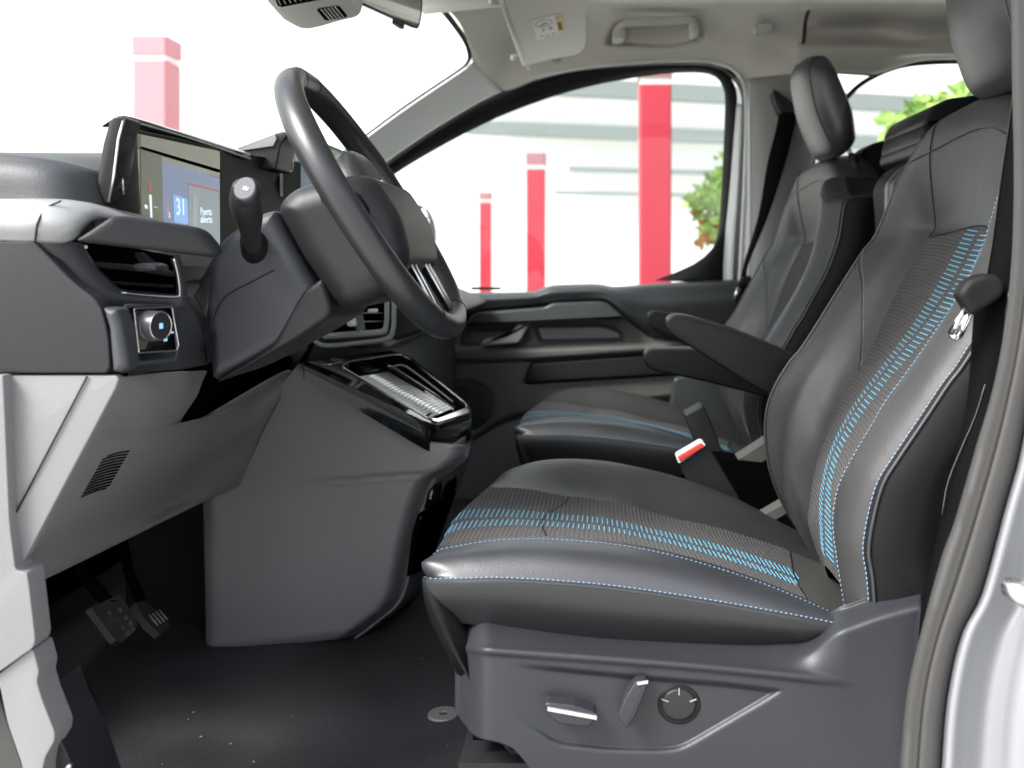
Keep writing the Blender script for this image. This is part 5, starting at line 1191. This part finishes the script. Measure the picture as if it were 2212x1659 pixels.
# ------------------------------------------------------------------ centre console
co = thing('centre_console', 'grey centre console with gloss black tray on top between footwell and seats', 'centre console', P(700, 1300, 1.95))
def conY(u, v):
    y = 1.765
    gl_ = interp([(560,1046),(640,1044),(800,1032),(950,1020),(1000,1005)], u)
    y += 0.0055*math.exp(-((v-gl_)/3.2)**2)*ss(600, 800, u)
    y += 0.004*ss(gl_, gl_+12, v)*ss(580, 760, u)*(1-ss(gl_+40, gl_+260, v))
    y += 0.05*ss(470, 441, u)**2 * (1 if v > 1000 else 0)*0.3
    y += 0.010*ss(1385, 1412, v + (u-460)*0.11)**2
    rt = conR(v); y += 0.050*ss(rt-52, rt, u)**2
    y += 0.05*(1-ss(0, 46, v - (1.36*0 + conT(u))))**3*0
    return y
conT = crv([(440,1075),(500,1000),(560,905),(600,840),(640,790),(655,790),(700,812),(800,872),(925,955),(945,961),(1018,935)])
conRp = [(785,640),(940,1017),(985,1012),(1010,985),(1035,940),(1050,930),(1100,912),(1180,892),(1240,880),(1290,868),(1315,850),(1345,812),(1378,765),(1395,620),(1412,470)]
conR = lambda v: interp(conRp, v)
# near wall as a sheet between left edge and right edge
g = []
for j in range(111):
    v = 786 + (1412-786)*j/110; L = interp([(786,645),(840,602),(905,560),(1000,500),(1075,440),(1090,440),(1380,446),(1400,450),(1412,462)], v); Rr = conR(v)
    if v < 962: Rr = interp([(786,655),(812,702),(872,802),(955,926),(962,945),(963,1015)], v) if v < 962 else Rr
    Rr = max(Rr, L+1) if v >= 962 else interp([(786,654),(812,702),(872,802),(955,928),(961,950),(962,1014)], v)
    r = []
    for i in range(101):
        u = L + (Rr-L)*i/100; r.append(P(u, v, conY(u, v) if v > 962 else conY(u, v)))
    g.append(r)
mb = MB(); mb.grid(g); cw = obj('side_wall', mb, 'console', co, 180, 0.004)
# rear face
RF = [PL([(942,968,1.79),(985,955,1.86),(1019,930,2.05)]), PL([(940,1014,1.80),(980,1008,1.86),(1014,985,2.05)]), PL([(932,1046,1.81),(975,1030,1.90),(1004,1012,2.05)]), PL([(911,1100,1.81),(955,1085,1.92),(990,1050,2.06)]), PL([(892,1180,1.81),(925,1165,1.93),(958,1120,2.08)]), PL([(868,1290,1.80),(900,1270,1.93),(922,1235,2.10)]), PL([(812,1345,1.80),(870,1310,1.95),(900,1280,2.10)]), PL([(765,1380,1.80),(840,1340,1.98),(880,1310,2.10)])]
srf('rear_face', 'console', co, RF, 16, 6, 0.004)
mb = MB(); q = [P(*a) for a in ((918,1098,1.80),(926,1062,1.80),(940,1046,1.805),(953,1040,1.83),(950,1072,1.84),(948,1082,1.835))]; mb.v += q; mb.f.append(tuple(range(6))); up1 = obj('socket_panel', mb, 'gloss', co, 180, 0.003)
mb = MB(); mb.tube([P(930,1072,1.795), P(934,1060,1.797)], 0.0016, 5); mb.tube([P(929,1078,1.795), P(931,1074,1.795)], 0.0016, 5); obj('socket_symbol', mb, 'white_mark', up1, 180)
mb = MB(); q = [P(*a) for a in ((958,1062,1.86),(970,1040,1.88),(985,1028,1.93),(985,1050,1.95),(968,1084,1.92),(960,1085,1.90))]; mb.v += q; mb.f.append(tuple(range(6))); obj('second_socket', mb, 'void', co, 180, 0.003)
mb = MB(); q = [P(*a) for a in ((892,1150,1.80),(905,1110,1.80),(945,1085,1.85),(985,1060,1.93),(960,1120,1.95),(935,1200,1.97),(908,1232,1.88),(880,1245,1.80))]; mb.v += q; mb.f.append(tuple(range(8))); obj('rear_pocket', mb, 'void', co, 180, 0.003)
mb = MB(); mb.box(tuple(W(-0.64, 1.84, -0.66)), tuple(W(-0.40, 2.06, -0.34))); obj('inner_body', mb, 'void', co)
mb = MB(); mb.box(tuple(W(-0.9, 1.9, -0.69)), tuple(W(-0.6, 2.3, -0.15))); obj('tunnel_body', mb, 'black', co)
# tray
A0, tn = plane3(P(925,908,1.775), P(735,800,1.775), P(1008,878,2.045))
if tn.z < 0: tn = -tn
ty = thing('console_tray', 'sloping gloss black tray with chrome rim and ribbed silver mat', 'tray', P(850, 850, 1.9))
def tp(u, v, k=0.0): return onplane(u, v, A0, tn) + tn*k
Q = rnd([(650,783),(845,757),(884,768),(1014,874),(1020,894),(946,917),(922,912)], [6,10,14,14,12,16,10])
top = [tp(u, v) for u, v in Q]; cen = sum(top, Vector())/len(top)
dr = lambda p: interp([(-0.53, 0.005), (-0.455, 0.029), (-0.31, 0.041)], p.x)
r1 = [p + Vector((0.001,0,-0.25*dr(p))) + (p-cen).normalized()*0.002 for p in top]; r2 = [p + Vector((0.002,0,-dr(p))) for p in top]
q = rnd([(736,793),(756,781),(862,766),(880,773),(1004,872),(1008,882),(942,908),(926,905)], [8,8,12,12,8,8,12,10])
inn = [tp(u, v) for u, v in q]
mb = MB(); mb.grid([[p*0.98 + cen*0.02 for p in top], top, r1, r2, [p + Vector((0,0,-0.01)) for p in r2]], closed=True); 
tb = obj('tray_body', mb, 'gloss', ty, 60)
# deck between outer edge and opening
n_ = 80
def rs(poly): return resample(poly + [poly[0]], n_)[:-1]
T2, I2 = rs(top), rs(inn)
k0 = min(range(n_), key=lambda k: (I2[k]-T2[0]).length); I2 = I2[k0:] + I2[:k0]
mb = MB(); mb.grid([T2, I2, [p - tn*0.03 for p in I2]], closed=True); o_ = len(mb.v) - n_; mb.f.append(tuple(o_+i for i in range(n_))); obj('tray_recess', mb, 'gloss', ty, 60)
mb = MB(); ii = [tp(u, v, 0.001) for u, v in q]; mb.tube(ii + [ii[0]], 0.0016, 8, cap=False); obj('chrome_rim', mb, 'chrome', ty, 180)
mb = MB(); slab(mb, [tp(*a, 0.0008) for a in ((932,906),(944,907),(1006,884),(1012,888),(1010,894),(946,914),(934,911))], tn, 0.002); obj('rear_chrome_lip', mb, 'chrome', ty, 60)
def tq(u, v, dk): return onplane(u, v, A0 - tn*dk, tn)
mat4 = [tq(764,816,0.018), tq(836,803,0.005), tq(976,884,0.005), tq(928,905,0.018)]
mb = MB(); N = 21; rows = []
for k in range(N*6+1):
    t = k/(N*6); a, b_ = mat4[0].lerp(mat4[3], t), mat4[1].lerp(mat4[2], t); h = 0.0008*(1 if (k % 6) != 0 else -1.2)
    rows.append([a + tn*h, b_ + tn*h])
mb.grid(rows); obj('ribbed_mat', mb, mat('ribbed_silver', (0.97, 0.97, 0.97), 0.26, metal=1.0), ty, 30, 0.001)
mb = MB(); mb.tube([tq(922,899,0.015), tq(932,888,0.015), tq(955,881,0.015), tq(960,883,0.015)], 0.0035, 8, flat=0.4); obj('mat_slot', mb, 'void', ty, 180)
mb = MB(); mb.tube([tq(838,791,0.006), tq(848,792,0.005), tq(983,881,0.006)], 0.0018, 8); obj('divider_rail', mb, 'chrome', ty, 180)
mb = MB(); slab(mb, [tq(842,796,0.008), tq(848,792,0.006), tq(983,880,0.006), tq(978,886,0.008)], -tn, 0.02); obj('divider_wall', mb, 'gloss', ty)
mb = MB(); mb.tube(catmull([tq(*a, 0.010) for a in ((852,790),(870,789),(890,800),(940,838),(978,868))], 5), 0.0016, 8); obj('side_slot_edge', mb, 'silver', ty, 180)
mb = MB(); mb.tube([tp(695,789,0.0008), tp(712,788,0.0008), tp(736,783,0.0008)], 0.0009, 6); obj('tray_lid_edge', mb, 'satin', ty, 180)
# ------------------------------------------------------------------ pedals
pb = thing('brake_pedal', 'worn grey rubber brake pedal, the larger of the two pedals', 'pedal', P(250, 1335, 1.52))
pt = [P(196,1312,1.50), P(258,1284,1.56), P(296,1338,1.57), P(296,1352,1.565), P(264,1387,1.51), P(250,1384,1.49)]
pn = (pt[1]-pt[0]).cross(pt[4]-pt[0]).normalized(); pn = pn if pn.x > 0 else -pn
mb = MB(); slab(mb, pt, -pn, 0.012); obj('pedal_pad', mb, 'pedal', pb)
mb = MB()
for (u, v) in ((232,1330),(250,1345),(262,1362),(278,1350),(268,1338),(283,1362),(247,1362),(255,1322),(272,1372),(236,1346)):
    c = onplane(u, v, pt[0], pn); mb.obox(c, (0.003, 0.002, 0.003), pn*0.0015, (pn.cross(Vector((0,1,0))))*0.004)
obj('pad_studs', mb, 'pedal', pb)
mb = MB(); mb.tube([P(240,1310,1.54), P(180,1240,1.6), P(120,1100,1.6)], 0.01, 8); obj('pedal_arm', mb, 'void', pb, 180)
pa2 = thing('accelerator_pedal', 'small ribbed accelerator pedal right of the brake pedal', 'pedal', P(330, 1330, 1.66))
pt = [P(291,1302,1.64), P(316,1297,1.67), P(369,1350,1.67), P(345,1369,1.62), P(318,1345,1.62)]
pn = (pt[1]-pt[0]).cross(pt[3]-pt[0]).normalized(); pn = pn if pn.x > 0 else -pn
mb = MB(); slab(mb, pt, -pn, 0.012); obj('pedal_pad', mb, 'pedal', pa2)
mb = MB()
for k in range(4):
    a = onplane(322+7*k, 1330-4*k, pt[0], pn) + pn*0.001; b_ = onplane(340+7*k, 1352-4*k, pt[0], pn) + pn*0.001; mb.tube([a, b_], 0.0015, 5)
obj('pad_ribs', mb, 'trim_grey', pa2, 180)
mb = MB(); mb.tube([P(305,1302,1.67), P(280,1240,1.74), P(260,1150,1.76)], 0.009, 8); obj('pedal_arm', mb, 'void', pa2, 180)
# ------------------------------------------------------------------ driver door opening: front pillar, rear pillar, belt
fp = thing('front_sill_trim', 'light grey sill and front pillar trim at the lower left of the door opening', 'pillar trim', P(30, 1450, 1.04))
mb = MB(); pillow(mb, rnd([(-600,811),(6,811),(20,1130),(33,1232),(58,1238),(62,1262),(76,1384),(70,1400),(0,1450),(-600,1840)], [0,4,30,10,3,10,8,6,0,0]), 1.030, 1.06, 2); obj('upper_trim', mb, 'grey', fp, 50)
mb = MB(); pillow(mb, rnd([(-600,1844),(0,1454),(66,1403),(72,1406),(84,1450),(79,1472),(90,1510),(118,1582),(117,1602),(98,1634),(92,1660),(90,1740),(54,1740),(50,1659),(16,1562),(0,1485)], [0,0,4,6,8,8,0,8,8,8,8,0,0,20,20,0]), 1.034, 1.07, 2); obj('lower_trim', mb, 'grey', fp, 50)
mb = MB(); pillow(mb, rnd([(-700,1500),(-10,1480),(16,1562),(50,1659),(60,1800),(-700,1800)], 4), 1.05, 1.14, 3); obj('sill_seal', mb, 'seal', fp, 50)
mb = MB(); pillow(mb, rnd([(88,1500),(104,1545),(126,1590),(150,1640),(190,1760),(92,1760),(96,1650),(116,1604),(118,1580)], 4), 1.06, 1.14, 3); obj('sill_step', mb, 'dark', fp, 50)
mb = MB(); mb.tube(PL([(146,1652,1.055),(152,1658,1.055)]), 0.004, 8); obj('bright_screw', mb, 'satin', fp, 180)
mb = MB(); mb.tube(catmull(PL([(80,1473,1.05),(92,1512,1.05),(121,1584,1.05),(124,1600,1.05)]), 5), 0.002, 6); obj('trim_edge', mb, 'silver', fp, 180)
rp = thing('rear_door_pillar', 'white painted door pillar with grey weather seal at the right of the opening', 'door pillar', P(2150, 1300, 0.95))
Ledge = [(2186,-80),(2188,0),(2190,170),(2194,380),(2189,560),(2172,720),(2146,850),(2113,963),(2066,1126),(2036,1210),(1986,1394),(1962,1507),(1948,1659),(1944,1760)]
Medge = [(2260,-80),(2262,0),(2264,170),(2266,380),(2262,560),(2248,720),(2226,850),(2200,990),(2170,1097),(2119,1284),(2075,1373),(2045,1507),(2032,1659),(2028,1760)]
def mix(a, b, t): return [(p[0]+(q[0]-p[0])*t, p[1]+(q[1]-p[1])*t) for p, q in zip(a, b)]
srf('weather_seal', 'seal', rp, [PL(Ledge, 1.06), PL(mix(Ledge, Medge, 0.02), 0.975), PL(mix(Ledge, Medge, 0.30), 0.966), PL(mix(Ledge, Medge, 0.42), 0.968), PL(mix(Ledge, Medge, 0.55), 0.965), PL(mix(Ledge, Medge, 0.9), 0.968), PL(Medge, 0.985)], 80, 5, 0.003)
O = [(p[0]+18, p[1]) for p in Medge]; O2 = [(p[0]+90, p[1]) for p in Medge]; O3 = [(p[0]+170, p[1]) for p in Medge]; O4 = [(p[0]+360, p[1]) for p in Medge]
srf('painted_body', 'paint', rp, [PL(Medge, 0.99), PL(mix(Medge, O, 0.5), 0.962), PL(O, 0.95), PL(mix(O, O2, 0.4), 0.958), PL(O2, 0.965), PL(mix(O2,O3,0.5), 0.95), PL(O3, 0.92), PL(O4, 0.90)], 80, 6, 0.003)
mb = MB(); mb.tube(PL([(2222,1292,0.915),(2200,1278,0.91),(2184,1270,0.915),(2178,1266,0.93)]), [0.011,0.011,0.010,0.006], 14); obj('striker', mb, 'satin', rp, 180)
mb = MB(); mb.box((0.66, 1.0, FZ-0.1), (2.4, 1.06, 0.72+ZC)); one('near_side_wall', 'black', 'dark inner side wall behind the driver belt', 'side wall', mb)
mb = MB(); mb.box((-0.45, 0.96, 0.60+ZC), (2.4, 1.04, 0.72+ZC)); one('door_header', 'paint', 'white roof rail above the open driver door', 'roof rail', mb)
mb = MB(); pillow(mb, [(1990,1180),(2150,760),(2260,700),(2260,1800),(1960,1800)], 1.22, 1.26, 4); one('pillar_inner_panel', 'black', 'black inner pillar panel behind the belt reel', 'panel', mb)
rl_ = thing('belt_reel_cover', 'round dark cover on the pillar behind the lower belt', 'belt reel', P(2075, 1060, 1.12))
mb = MB(); c = P(2085,1065,1.20)
cyl(mb, c, Vector((0,-1,0)), [(-0.06,0.062),(0.0,0.060),(0.010,0.055),(0.008,0.046),(0.0,0.042)]); obj('cover', mb, 'doorgrey', rl_, 60)
def strap(mb, a, b_, Ya, Yb, n=24):
    """belt webbing between two edge curves"""
    L, Rr = line(PL(a, Ya), n), line(PL(b_, Yb), n); mb.grid([L, [p.lerp(q, 0.5) for p, q in zip(L, Rr)], Rr])
db = thing('driver_seat_belt', 'black driver seat belt hanging in front of the backrest edge', 'seat belt', P(2100, 800, 1.1))
mb = MB(); strap(mb, [(2196,120),(2190,190),(2176,290),(2160,400),(2144,520),(2131,600),(2126,650)], [(2262,150),(2250,260),(2235,360),(2215,460),(2196,540),(2182,600),(2174,650)], 1.125, 1.10); obj('upper_webbing', mb, 'belt', db, 180, 0.0015)
mb = MB(); mb.tube(line(PL([(2196,120),(2190,190),(2176,290),(2160,400),(2144,520),(2131,600)], 1.122), 20), 0.0005, 5); obj('webbing_edge', mb, 'shroud', db, 180)
mb = MB(); strap(mb, [(2106,640),(2098,760),(2090,860),(2060,1010),(2020,1180),(1993,1300),(1982,1420),(1975,1560),(1970,1700)], [(2172,640),(2168,700),(2150,860),(2118,1000),(2070,1190),(2035,1330),(2010,1480),(2000,1560),(1998,1700)], 1.13, 1.10); obj('lower_webbing', mb, 'belt', db, 180, 0.0015)
mb = MB(); mb.tube(line(PL([(2128,830,1.11),(2106,900,1.115),(2080,960,1.12),(2048,1040,1.125),(2035,1110,1.125)]), 12), 0.0005, 5); obj('webbing_edge', mb, 'doorgrey', db, 180)
dm('belt_tongue', 'black', db, rnd([(2070,636),(2092,604),(2130,590),(2160,594),(2177,614),(2170,640),(2130,668),(2102,684),(2090,668)], 12), 1.085, 16, 1.105, None, 30, 30)
mb = MB(); mb.tube(PL([(2086,666,1.10),(2054,722,1.11)]), 0.0042, 8); mb.tube(PL([(2096,672,1.10),(2072,726,1.11)]), 0.0042, 8); mb.tube(PL([(2054,722,1.11),(2064,730,1.11),(2072,726,1.11)]), 0.0035, 8)
obj('metal_tongue', mb, 'chrome', db, 180)
pb_ = thing('passenger_seat_belt', 'dark passenger seat belt running down the far pillar', 'seat belt', P(1650, 400, 2.78))
mb = MB(); strap(mb, [(1683,240),(1676,280),(1658,352),(1638,467),(1608,565),(1600,600)], [(1722,245),(1715,280),(1694,360),(1659,467),(1618,566),(1612,600)], 2.76, 2.735); obj('upper_webbing', mb, 'belt', pb_, 180, 0.0015)
mb = MB(); strap(mb, [(1600,605),(1590,660),(1575,720),(1556,800)], [(1618,605),(1606,660),(1592,720),(1575,800)], 2.745, 2.735); obj('lower_webbing', mb, 'belt', pb_, 180, 0.0015)
pil('belt_tongue', 'black', pb_, rnd([(1594,612),(1604,598),(1622,596),(1626,610),(1606,620)], 4), 2.72, 2.74, 3)
mb = MB(); mb.tube(PL([(1596,622,2.72),(1587,648,2.72)]), 0.006, 8, flat=0.6); obj('metal_tongue', mb, 'satin', pb_, 180)
